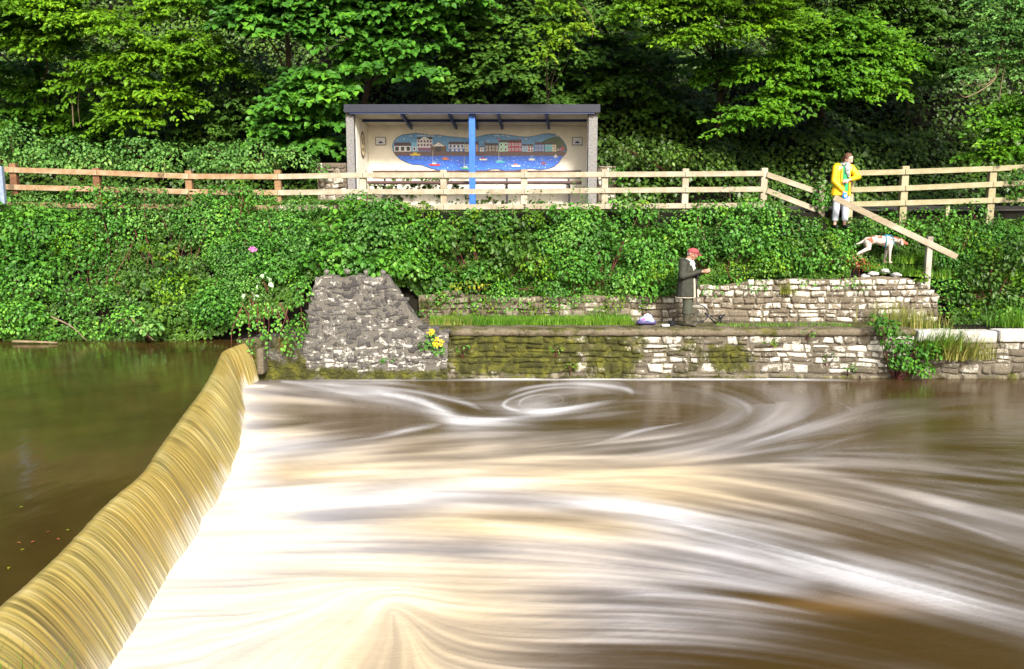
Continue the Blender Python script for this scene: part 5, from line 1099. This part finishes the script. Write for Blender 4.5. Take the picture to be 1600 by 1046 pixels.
# hanging bare branches at the top right
def vine(label, pts, r=.016, y=18.6, m_='bark_pale', g='bare branches hanging at the right edge'):
    mb = MB(); P_ = [at(u, v, y + dy) for u, v, dy in pts]; Q = []
    for i in range(len(P_) - 1):
        for k in range(5): 
            f = k / 5; a, b, c, d = P_[max(i - 1, 0)], P_[i], P_[i + 1], P_[min(i + 2, len(P_) - 1)]
            Q.append(.5 * ((2 * b) + (c - a) * f + (2 * a - 5 * b + 4 * c - d) * f * f + (3 * b - a - 3 * c + d) * f ** 3))
    Q.append(P_[-1]); o0 = Q[0]; mb.tube([q - o0 for q in Q], [r * (1 - .75 * i / len(Q)) for i in range(len(Q))], 6); o = mb.build('bare_branch', M[m_], None, True); o.location = o0; return tag(o, label, 'branch', g)
vine('thick pale branch looping down furthest at the right edge', [(1592, -30, 0), (1580, 20, 0), (1566, 70, 0), (1556, 120, 0), (1535, 140, 0), (1510, 152, -.1), (1500, 148, -.2)], .028)
vine('second pale branch curving beside the looping one', [(1578, -30, 0), (1570, 30, .1), (1560, 90, .1), (1552, 125, 0), (1520, 135, 0), (1500, 125, 0)], .02)
vine('thin pale twig trailing left from the looping branch', [(1558, 60, 0), (1558, 100, 0), (1545, 130, -.1), (1525, 130, -.1), (1508, 118, -.2)], .012)
vine('thin twig hanging straight below the looping branch', [(1575, 80, 0), (1565, 130, 0), (1558, 180, 0), (1546, 205, 0)], .012)
vine('crooked bare branch at the top left of the wood', [(338, -20, 0), (350, 12, 0), (352, 22, 0), (335, 35, 0), (332, 60, 0)], .022, 20.3, 'bark_pale', None)
vine('thin upright bare stem among the dark leaves at left', [(115, 200, 0), (112, 150, 0), (108, 100, 0), (106, 70, 0)], .02, 20.4, 'bark_pale', None)
vine('thin bare twig right of the upright stem at left', [(126, 200, 0), (122, 160, 0), (128, 110, .1), (120, 80, .1)], .013, 20.4, 'bark_pale', None)
vine('pale twig arching down above the right end of the shelter', [(890, -10, 0), (915, 15, 0), (927, 35, 0), (925, 60, 0)], .014, 19, 'bark_pale', None)
# bushes behind the left fence
G_b = 'bushes behind the left of the fence'
bush('pale green bramble bush behind the fence at the left edge', 'bush', LL(19.2, (-20, 215, 50, 36, 0), (30, 225, 40, 32, 0), (60, 250, 40, 20, -.2), (0, 260, 50, 18, -.3)), 'leaf_greyer', 150, .085, G_b)
bush('yellowish green bush behind the second fence post from the left', 'bush', LL(19.2, (110, 235, 44, 24, 0), (150, 250, 40, 18, -.2), (95, 262, 40, 12, -.3)), 'leaf_greyer', 150, .085, G_b)
bush('dark green bush behind the third fence post from the left', 'bush', LL(19.5, (215, 235, 50, 22, 0), (270, 245, 40, 20, 0), (230, 262, 50, 12, -.3)), 'leaf_greyer', 150, .085, G_b)
bush('fresh green bush behind the fourth fence post from the left', 'bush', LL(19.5, (340, 245, 50, 20, 0), (400, 240, 50, 22, 0), (370, 262, 60, 12, -.2), (460, 250, 38, 18, .2)), 'leaf_greyer', 150, .085, G_b)
bush('dark ivy mound between the rubble wall and the trees right of the shelter', 'bush', LL(21.0, (985, 240, 30, 26, 0), (1040, 245, 40, 22, .2), (1100, 250, 46, 18, .3)), 'leaf_ivy', 120, .1, None)
# --- bank plants
def bank_front(u):         # rough bank surface distance and its top / bottom rows in the photo
    top = np.interp(u, [-200, 0, 150, 300, 430, 560, 640, 760, 850, 950, 1080, 1200, 1240, 1300, 1400, 1500, 1600, 1800], [325, 310, 325, 318, 325, 322, 330, 335, 330, 325, 328, 337, 350, 366, 350, 345, 340, 335])
    bot = np.interp(u, [-200, 0, 150, 230, 330, 400, 470, 480, 640, 660, 760, 900, 1000, 1060, 1120, 1170, 1210, 1300, 1340, 1350], [534, 532, 528, 532, 518, 492, 470, 425, 440, 462, 462, 462, 468, 455, 448, 440, 432, 425, 420, 400])
    return top, bot
def surf_y(u, v):
    u = np.asarray(u, float); top, bot = bank_front(u); f = np.clip((v - top) / (bot - top + 1), 0, 1)
    near_ = np.interp(u, [-200, 330, 470, 500, 660, 1400], [15.5, 15.5, 15.7, 16.2, 16.95, 16.95]); far_ = 17.75
    return far_ + (near_ - far_) * f ** 1.1
HOL = [(130, 430, 40, 22), (165, 485, 26, 20), (100, 500, 22, 14), (300, 442, 26, 16), (285, 395, 20, 10), (60, 470, 22, 12), (720, 400, 16, 9), (560, 400, 16, 10), (940, 385, 18, 9), (430, 350, 18, 8), (1120, 395, 16, 9), (1215, 395, 16, 9), (30, 380, 18, 9), (850, 360, 20, 7), (380, 420, 16, 9), (200, 360, 26, 8)]
def hol(u, v): return max([0.] + [1 - math.hypot((u - a) / b, (v - c) / d) for a, c, b, d in HOL])
LM = []
rb = random.Random(12)
for _ in range(330):
    u = rb.uniform(-160, 1325); top, bot = bank_front(u); v = rb.uniform(top + 6, bot - 4); y = float(surf_y(u, v)); s = rb.choice((14, 18, 22, 28, 36)) * rb.uniform(.9, 1.1)
    if hol(u, v) > .15: continue
    s = min(s, max(12, bot - v + 8), max(13, (v - top) * .8 + 14)); LM.append((u, lump(u, v, y + .12 - rb.uniform(0, .45), s * 1.15, s * .85, s / 80)))
def seg(a, b): return [l for u, l in LM if a <= u < b]
for u, v, s in ((60, 365, 66), (185, 345, 52), (330, 350, 56), (235, 440, 46), (45, 450, 44), (30, 500, 46), (370, 400, 44), (200, 500, 36), (330, 480, 40), (430, 365, 50), (440, 420, 34), (590, 365, 54), (625, 415, 32), (540, 390, 40), (700, 375, 42), (800, 385, 44), (900, 370, 44), (905, 425, 34), (1000, 385, 42), (1150, 375, 44), (1240, 385, 38), (-60, 420, 60), (1080, 370, 34), (760, 425, 28)):
    u += rb.uniform(-8, 8); LM.append((u, lump(u, v, float(surf_y(u, v)) - .2, s * 1.05, s * .72, s / 78)))
for u, v, s in ((1205, 340, 22), (1232, 346, 22), (1258, 352, 20), (1180, 332, 20), (60, 318, 30), (130, 308, 26), (170, 300, 22), (230, 306, 28), (300, 318, 26), (350, 308, 30), (375, 296, 14), (400, 316, 28), (470, 322, 24), (0, 320, 30), (530, 326, 22), (570, 322, 26), (610, 330, 28), (660, 332, 20), (1000, 330, 22), (1110, 330, 26), (1180, 326, 24), (880, 330, 20)):
    LM.append((u, lump(u, v, 17.5, s * 1.3, s * .7, .35)))
KIND = ['leaf_bramble', 'leaf_syc', 'leaf_greyer', 'leaf_hazel', 'leaf_dark']
G_k = 'brambles on the river bank'
def bank(a, b, lab, mat_, size, per, **k):
    sg = seg(a, b); grp = [[], [], []]
    for l in sg: grp[rb.choice((0, 0, 0, 1, 1, 2))].append(l)
    r_ = bush(lab, 'bush', grp[0], mat_, per, size, G_k, name='bramble_bush', **k); loc = np.array(r_.location[:])
    for q, (m_, sz, pr) in enumerate(((rb.choice(('leaf_dark', 'leaf_syc')), size * 1.35, per * .6), (rb.choice(('leaf_greyer', 'leaf_hazel')), size * .8, per * 1.2))):
        if grp[q + 1]: D = shell(grp[q + 1], pr, sz, .4); leafmesh('foliage', D[0] - loc, D[1], D[2], D[3], M[m_], r_, .8)
    return r_
bank(-200, 90, 'big bank bush reaching the water at the left edge of the picture', 'leaf_bramble', .07, 210)
bank(90, 215, 'bank bush with a dark hollow, second from the left edge', 'leaf_bramble', .065, 170)
bank(215, 330, 'bank bush of yellowish green leaves, third from the left edge', 'leaf_greyer', .07, 210)
bank(330, 480, 'bramble bush hanging over the left side of the stone buttress', 'leaf_bramble', .062, 250)
bank(480, 660, 'dark ivy bush on the bank right above the stone buttress', 'leaf_syc', .1, 130)
bank(660, 860, 'green bramble cover on the bank below the blue shelter post', 'leaf_syc', .08, 160)
bank(860, 1040, 'bramble cover on the bank below the right end of the shelter', 'leaf_bramble', .075, 180)
bank(1040, 1200, 'bramble cover on the bank behind the man in the cap', 'leaf_bramble', .078, 180)
bank(1200, 1346, 'dense bramble on the bank below the woman in yellow', 'leaf_bramble', .07, 190)
# continuous thin cover so the soil does not show
uu = -170 + 1500 * rng.random(60000); tp, bo = bank_front(uu); tp = tp - 10 - 14 * (uu > 1150); vv = tp + (bo + 8 - tp) * rng.random(len(uu)); kp = np.array([rng.random() > 1.5 * hol(a, b) for a, b in zip(uu, vv)]); uu, vv = uu[kp], vv[kp]; yy = surf_y(uu, vv) + .1
b_ = (523 - vv) / FPX; ry_ = cp + b_ * sp; rz_ = -sp + b_ * cp; k_ = yy / ry_
P = np.stack([(uu - 800) / FPX * k_, yy, CAMH + rz_ * k_], 1); n = len(P)
o = leafmesh('bank_ivy', P, np.array((0, -.75, .6)) + unit(n) * .6, np.array((0, -.3, -.8)) + unit(n) * .6, .075 * (.6 + .7 * rng.random(n)), M['leaf_dark'], None, .85, .3, False); tag(o, 'dark ivy creeping over the soil of the river bank', 'ivy', kind='stuff')
# right bank behind the handrail
LR = []
for _ in range(120):
    u = rb.uniform(1345, 1740); v = rb.uniform(350, 505); f = (v - 335) / 175
    if u < 1470 and v > 360 + (u - 1345) * .1 : continue
    y = 18.0 - 1.15 * f; s = rb.choice((14, 18, 24, 34, 46)); LR.append((u, v, lump(u, v, y + .25 - rb.uniform(0, .3), s * 1.25, s * .8, s / 85)))
bush('dark leafy mound on the slope at the lower right behind the coping wall', 'bush', [l for u, v, l in LR if v > 425], 'leaf_bramble', 170, .065)
bush('shady leafy bank under the right hand fence', 'bush', [l for u, v, l in LR if v <= 425], 'leaf_syc', 150, .07)
r_ = bush('fern-like darker clumps scattered over the bank right of the handrail', 'bush', [lump(u, v, 17.05, s_ * 1.2, s_) for u, v, s_ in ((1530, 430, 26), (1590, 400, 30), (1560, 470, 24), (1500, 460, 18), (1600, 460, 24))], 'leaf_dark', 150, .11)
bush('yellower leaf clumps on the bank near the right edge', 'bush', [lump(u, v, 17.0, s_ * 1.2, s_) for u, v, s_ in ((1545, 395, 16), (1590, 435, 16), (1515, 485, 14))], 'leaf_hazel', 150, .08)
uu = 1200 + 560 * rng.random(34000); vv = 342 + 185 * rng.random(len(uu)); keep = (vv < np.interp(uu, [1200, 1345, 1350, 1470, 1485, 1800], [330, 405, 425, 432, 505, 512])) ; uu, vv = uu[keep], vv[keep]
f = (vv - 335) / 175; yy = 17.95 - 1.1 * f; b_ = (523 - vv) / FPX; k_ = yy / (cp + b_ * sp); P = np.stack([(uu - 800) / FPX * k_, yy, CAMH + (-sp + b_ * cp) * k_], 1); n = len(P)
o = leafmesh('slope_ivy', P, np.array((0, -.7, .65)) + unit(n) * .6, np.array((0, -.3, -.8)) + unit(n) * .6, .07 * (.6 + .7 * rng.random(n)), M['leaf_dark'], None, .85, .3, False); tag(o, 'dark ivy creeping over the slope under the handrail', 'ivy', kind='stuff')
# terrain wedge carrying the ramp and the right slope
us_ = np.linspace(1180, 2300, 60); vs_ = np.linspace(332, 516, 20); V = np.zeros((20, 60, 3))
for j, v in enumerate(vs_):
    for i, u in enumerate(us_): q_ = at(u, v, 18.05 - 1.1 * (v - 335) / 175); V[j, i] = (q_.x, q_.y + .12, q_.z)
V[0, :, 1] += .4; o = grid_mesh('slope_earth', V, M['soil'], flip=True); tag(o, kind='structure')
# small accents
def sprig(label, u, v, y, ru, rv, mat_, per=260, size=.07, name='plant', cat_='plant', **k): return bush(label, cat_, [lump(u, v, y, ru, rv)], mat_, per, size, None, name=name, **k)
def Y(u, v): return float(surf_y(u, v))
for i in range(34):
    u = rb.uniform(-20, 1180); top, bot = bank_front(u); v = rb.uniform(top - 4, bot - 40) if i % 2 else top - 2; y = float(surf_y(u, v)) - .25; p0 = at(u, v + 14, y + .2); dx = rb.uniform(-.35, .35)
    q_ = Vector((dx, -.35, rb.uniform(.18, .42))); mb = MB(); pts = limb(mb, (0, 0, 0), q_, .007, .003, .25, 8); root = empty('arching_shoot', p0); mb.build('stem', M['stem_red'], root, True)
    n = 30; P = np.array([tuple(pts[int(f)].lerp(pts[min(int(f) + 1, 8)], f % 1)) for f in (1 + 7 * rng.random(n))]) + rng.normal(size=(n, 3)) * .035
    leafmesh('foliage', P, np.array((0, -.6, .7)) + unit(n) * .6, np.array((0, -.3, -.5)) + unit(n) * .9, .1 * (.6 + .6 * rng.random(n)), M[rb.choice(('leaf_greyer', 'leaf_lime', 'leaf_hazel', 'leaf_bramble'))], root, .75)
    tag(root, 'arching bramble shoot standing out from the leafy bank', 'bramble shoot', 'arching shoots standing out from the leafy bank')
bush('patch of yellow-green leaves low on the left bank', 'plant', [lump(u, v, Y(u, v) - .3, r_, r_ * .8) for u, v, r_ in ((250, 480, 16), (235, 440, 14), (215, 455, 11), (180, 440, 10), (260, 400, 18), (230, 390, 12))], 'leaf_lime', 130, .085, name='yellow_green_plant')
sprig('pale whitish leaves above the left side of the buttress', 412, 437, 15.35, 11, 11, 'leaf_pale', 70, .1, 'pale_plant')
sprig('second pale whitish leaf cluster just left of the buttress', 390, 462, 15.3, 10, 9, 'leaf_pale', 60, .1, 'pale_plant')
sprig('bluish leaf spray dipping to the water at left', 225, 512, 15.1, 26, 12, 'leaf_greyer', 190, .1, 'dipping_plant')
sprig('lime green leaves on the bank just above the wall left of the man', 1035, 425, 16.6, 22, 16, 'leaf_lime', 140, .075, 'lime_plant')
sprig('lime green leaves under the ivy covered post', 1295, 380, 16.95, 18, 16, 'leaf_lime', 150, .075, 'lime_plant')
sprig('lime green tuft at the foot of the handrail post', 1441, 433, 16.75, 9, 8, 'leaf_lime', 260, .08, 'lime_plant')
sprig('yellow leaves above the wall right of the buttress', 735, 446, 16.7, 34, 8, 'leaf_yellow', 80, .07, 'yellow_plant')
sprig('yellow-green leaves in the middle of the bank', 835, 412, 16.85, 26, 20, 'leaf_lime', 60, .07, 'lime_plant')
sprig('yellow-green shoots on the bank right of the man', 1150, 420, 16.7, 30, 18, 'leaf_lime', 80, .06, 'lime_plant')
sprig('reddish dry leaves beside the dog', 1338, 408, 16.9, 14, 10, 'leaf_red', 150, .06, 'reddish_plant')
sprig('reddish dry stems on the wall below the dog', 1350, 415, 16.8, 20, 8, 'leaf_red', 90, .055, 'reddish_plant')
sprig('ivy clump wrapped round the post left of the woman', 1283, 310, 17.75, 14, 26, 'leaf_syc', 330, .075, 'ivy_clump', up=.3)
sprig('bright leafy sprays right of the handrail', 1510, 375, 17.3, 34, 20, 'leaf_lime', 70, .1, 'leafy_shoot', asp=.35)
sprig('leafy climber at the right edge by the fence end', 1592, 292, 17.6, 16, 26, 'leaf_syc', 200, .08, 'climber')
bush('dark leafy shrub growing out of the quay wall at right', 'shrub', [lump(u, v, 15.25, r_, r_ * .85, .3) for u, v, r_ in ((1385, 512, 18), (1370, 500, 12), (1400, 535, 22), (1425, 560, 26), (1450, 548, 20), (1405, 568, 18), (1440, 577, 16))], 'leaf_syc', 240, .075, name='shrub')
for (u, v, l_) in ((345, 345, 'tall bramble shoot in front of the fence left of its fourth post'), (560, 335, 'bramble shoot in front of the fence at the left end of the shelter'), (600, 345, 'dark bramble mound in front of the bench')):
    sprig(l_, u, v - 18, 17.5, 26, 22, 'leaf_bramble', 170, .06, 'bramble_shoot')
sprig('bramble tips crossing the lower rail between the second and third posts', 185, 300, 17.6, 26, 16, 'leaf_greyer', 200, .06, 'bramble_shoot')
for i, (u, v, s) in enumerate([(770, 305, 1), (800, 318, 1), (835, 308, 1.2), (662, 320, 1.1), (905, 300, 1.3), (913, 315, 1), (860, 318, 1), (980, 312, 1), (1140, 300, 1.1), (1170, 320, 1.2), (1210, 316, 1), (470, 310, 1), (380, 300, 1), (255, 262, 1), (1030, 322, 1)]):
    p = at(u, v + 20, 17.6); q_ = at(u, v - 12, 17.55); mb = MB(); limb(mb, p - p, q_ - p, .006, .003, .1, 5); root = empty('weed', p); mb.build('stem', M['bark_pale'], root)
    D = shell([(0, 0, .3, .16 * s, .12, .28 * s)], 60, .06); leafmesh('foliage', D[0], D[1], D[2], D[3], M[['leaf_lime', 'leaf_bramble', 'leaf_syc'][i % 3]], root, .7)
    tag(root, 'thin leafy weed standing up in front of the fence rails', 'weed', 'weeds in front of the fence')
# hanging stems over the dark wall left of buttress
rs_ = random.Random(9)
for i in range(16):
    u = rs_.uniform(375, 480); v0 = rs_.uniform(470, 495); v1 = rs_.uniform(515, 585); y = 15.2
    p0, p1 = at(u, v0, y), at(u + rs_.uniform(-16, 22), v1, y - .03); mb = MB(); limb(mb, (0, 0, 0), p1 - p0, .008, .003, .12, 7); root = empty('hanging_bramble', p0); mb.build('stem', M['stem_red'], root, True)
    n = 16; f = rng.random(n); P = np.outer(f, np.array(p1 - p0)) + rng.normal(size=(n, 3)) * .05; leafmesh('foliage', P, np.array((0, -.8, .5)) + unit(n) * .5, np.array((0, 0, -1)) + unit(n) * .7, .075 * (.6 + .6 * rng.random(n)), M['leaf_bramble'], root, .75)
    tag(root, 'thin reddish bramble stem hanging over the dark wall beside the weir end', 'hanging stem', 'bramble stems hanging beside the weir')
sprig('small leafy clump hanging on the wall left of the buttress', 462, 518, 15.15, 16, 22, 'leaf_syc', 260, .05, 'hanging_clump')
for (a_, b_, l_) in (((80, 495, 15.3), (135, 532, 15.0), 'bare dead stick sloping into the upper water at left'), ((205, 498, 15.2), (240, 532, 15.0), 'reddish stick sloping into the upper water under the bluish leaves')):
    p0, p1 = at(*a_), at(*b_); mb = MB(); limb(mb, (0, 0, 0), p1 - p0, .018, .008, .08); o = mb.build('dead_stick', M['bark_pale'], None, True); o.location = p0; tag(o, l_, 'stick')
p0 = at(20, 534, 15.1); p1 = at(90, 536, 15.05); mb = MB(); limb(mb, (0, 0, 0), p1 - p0, .03, .02, .02); o = mb.build('driftwood', M['bark_pale'], None, True); o.location = p0; tag(o, 'pale driftwood pole lying along the water line at left', 'driftwood')
# grass
def strip_grass(label, n, x0, x1, y0, y1, zf_, h, m_, kind='stuff', name='grass', lean=.5, w=.008):
    P = np.stack([x0 + (x1 - x0) * rng.random(n), y0 + (y1 - y0) * rng.random(n), np.zeros(n)], 1); P[:, 2] = zf_(P[:, 0], P[:, 1])
    o = grassmesh(name, P, h * (.4 + .9 * rng.random(n)), M[m_], None, w, lean); return tag(o, label, 'grass', kind=kind)
gx0, gx1 = at(675, 500, 16.6).x, at(985, 500, 16.6).x
strip_grass('short fresh grass along the foot of the retaining wall on the quay', 9500, gx0, gx1, 16.05, 16.8, lambda x, y: QZ + 0 * x, .17, 'grass')
strip_grass('sparse dry grass on the quay near the buttress', 1200, gx0, at(740, 500, 16.6).x, 16.0, 16.6, lambda x, y: QZ + 0 * x, .15, 'grass_dry')
strip_grass('thin grass along the quay ledge under the right part of the wall', 700, at(1120, 510, 16).x, at(1330, 510, 16).x, 15.75, 16.3, lambda x, y: QZ + 0 * x, .06, 'grass')
strip_grass('grass verge along the path at the foot of the shelter and fence', 9000, at(330, 320, 18).x, at(560, 320, 18).x, 18.05, 18.9, ground_z, .22, 'grass')
def tuft(label, c, n, h, m_, r=.12, lean=.9, w=.009, tilt=(0, 0), name='grass_tuft'):
    P = np.zeros((n, 3)); P[:, :2] = rng.normal(size=(n, 2)) * r * (1, .5); root = grassmesh(name, P, h * (.45 + .8 * rng.random(n)), M[m_], None, w, lean, tilt); root.location = c; return tag(root, label, 'grass tuft')
tuft('tall fresh grass tuft at the foot of the wall left of the man', at(945, 507, 16.6), 260, .42, 'grass', .3)
for (u_, v_, l_) in ((1425, 432, 'fresh green grass clump at the foot of the handrail post'), (1415, 412, 'arching green grass just under the nose of the dog'), (1440, 408, 'arching green grass left of the handrail post top'), (1470, 436, 'green grass tuft right of the handrail post')): tuft(l_, at(u_, v_, 17.2 if v_ > 420 else 17.4), 170, .3, 'grass', .16, 1.2)
tuft('green grass blades under the dog by its front feet', at(1366, 420, 17.0), 120, .16, 'grass', .25)
tuft('bright grass tuft growing from the top of the wall', at(1228, 460, 16.75), 110, .3, 'grass_dry', .07)
tuft('long yellow-green grass tuft hanging over the water at right', at(1490, 560, 15.3), 520, .62, 'grass_dry', .35, 1.0, .01, (0, -.35))
tuft('green grass mixed into the hanging tuft at right', at(1470, 545, 15.3), 260, .5, 'grass', .28, .9, .01, (0, -.3))
tuft('dry brownish grass on the quay behind the shrub', at(1425, 512, 15.9), 420, .42, 'grass_dry', .3, .6)
tuft('reddish dry grass stalks at the right end of the ledge', at(1395, 505, 16.2), 120, .5, 'grass_dry', .3, .3)
tuft('arching grass clump at the right edge above the coping', at(1585, 520, 16.1), 320, .6, 'grass', .25, .9)
tuft('fine grass tips at the bottom left corner beside the weir', (-2.07, 2.62, .98), 240, .42, 'grass', .16, .5, .004)
sprig('ivy creeping over the low rubble wall left of the shelter', 497, 268, 19.55, 16, 18, 'leaf_syc', 200, .08, 'ivy_clump')
sprig('ivy creeping over the low rubble wall right of the shelter', 962, 275, 19.55, 13, 16, 'leaf_syc', 200, .08, 'ivy_clump')
sprig('ivy spilling over the upper left corner of the buttress', 474, 455, 15.3, 14, 26, 'leaf_bramble', 260, .07, 'ivy_clump')
sprig('ivy hanging on the left side of the buttress above its base', 470, 505, 15.25, 13, 20, 'leaf_syc', 240, .06, 'ivy_clump')
# flowers and little wall plants
def flower(label, u, v, y, m_, n, r, s):
    p = at(u, v, y); root = empty('flowering_plant', p); mb = MB(); limb(mb, (0, .05, -.22), (0, 0, 0), .006, .004); mb.build('stem', M['grass'], root)
    P = unit(n) * r * (1.3, .4, 1); o = leafmesh('blossom', P, np.array((0, -1, .3)) + unit(n) * .5, unit(n), s * (.7 + .6 * rng.random(n)), M[m_], root, .9)
    P = np.array((0, .05, -.16)) + unit(40) * .12; leafmesh('foliage', P, np.array((0, -1, .6)) + unit(40) * .5, unit(40), np.full(40, .06), M['leaf_syc'], root); return tag(root, label, 'flower')
flower('upper cluster of yellow flowers right of the buttress', 673, 520, 15.2, 'petal_yellow', 30, .05, .035)
flower('lower bigger cluster of yellow flowers right of the buttress', 684, 535, 15.2, 'petal_yellow', 60, .085, .04)
flower('small pink flower spike on the left bank', 395, 390, 15.9, 'petal_pink', 22, .045, .05)
sprig('dark leafy tuft below the yellow flowers', 664, 541, 15.25, 11, 9, 'leaf_syc', 420, .05, 'wall_plant')
for (u, v, mt, l_) in ((893, 571, 'leaf_lime', 'small bright plant at the water line below the moss'), (868, 545, 'leaf_bramble', 'tiny plant in the mossy part of the quay wall'), (1262, 520, 'leaf_syc', 'tiny plant on the quay edge left of the shrub'), (722, 545, 'leaf_bramble', 'plant sprouting from the quay wall right of the yellow flowers'), (1204, 534, 'leaf_lime', 'small yellowish plant on the quay wall right of the moss patch'), (605, 562, 'leaf_bramble', 'small plant at the foot of the buttress'), (1330, 575, 'leaf_bramble', 'straggly plant low on the quay left of the shrub'), (1297, 560, 'leaf_syc', 'little leafy sprig on the lower quay wall'), (1345, 450, 'leaf_syc', 'trailing plant on the wall below the reddish leaves')):
    sprig(l_, u, v, 15.35 if v > 500 else 16.75, 11, 8, mt, 180, .05, 'wall_plant')
for (u, v, s, mt) in ((700, 470, 16, 0), (760, 480, 20, 1), (800, 470, 26, 0), (850, 480, 22, 1), (880, 468, 24, 0), (940, 485, 12, 1), (720, 490, 14, 1), (1015, 468, 10, 0), (960, 470, 16, 1), (670, 485, 14, 0), (685, 462, 18, 0), (740, 472, 16, 0), (780, 455, 22, 0), (825, 490, 14, 1), (905, 458, 22, 0), (985, 462, 14, 0), (1010, 480, 8, 1), (1110, 455, 14, 0), (1180, 448, 14, 0), (1320, 440, 16, 0), (1260, 440, 12, 0)):
    sprig('creeper trailing down the retaining wall', u, v, 16.78, s * 1.25, s * .9, ['leaf_bramble', 'leaf_lime'][mt], 150, .055, 'wall_creeper')['group'] = 'creepers trailing down the retaining wall'
# floating leaves on the upper water
for i, (u, v) in enumerate([(26, 848), (32, 860), (75, 832), (108, 829), (55, 846), (15, 886), (88, 842), (30, 793)]):
    p = onz(u, v, ZU + .004); o = leafmesh('floating_leaf', np.zeros((1, 3)), np.array([[.05, 0, 1.]]), np.array([[math.cos(i), math.sin(i), 0]]), np.array([.03]), M['leaf_yellow' if i % 2 else 'leaf_red']); o.location = p
    tag(o, 'small fallen leaf floating on the dark upper water', 'leaf', 'fallen leaves on the upper water')
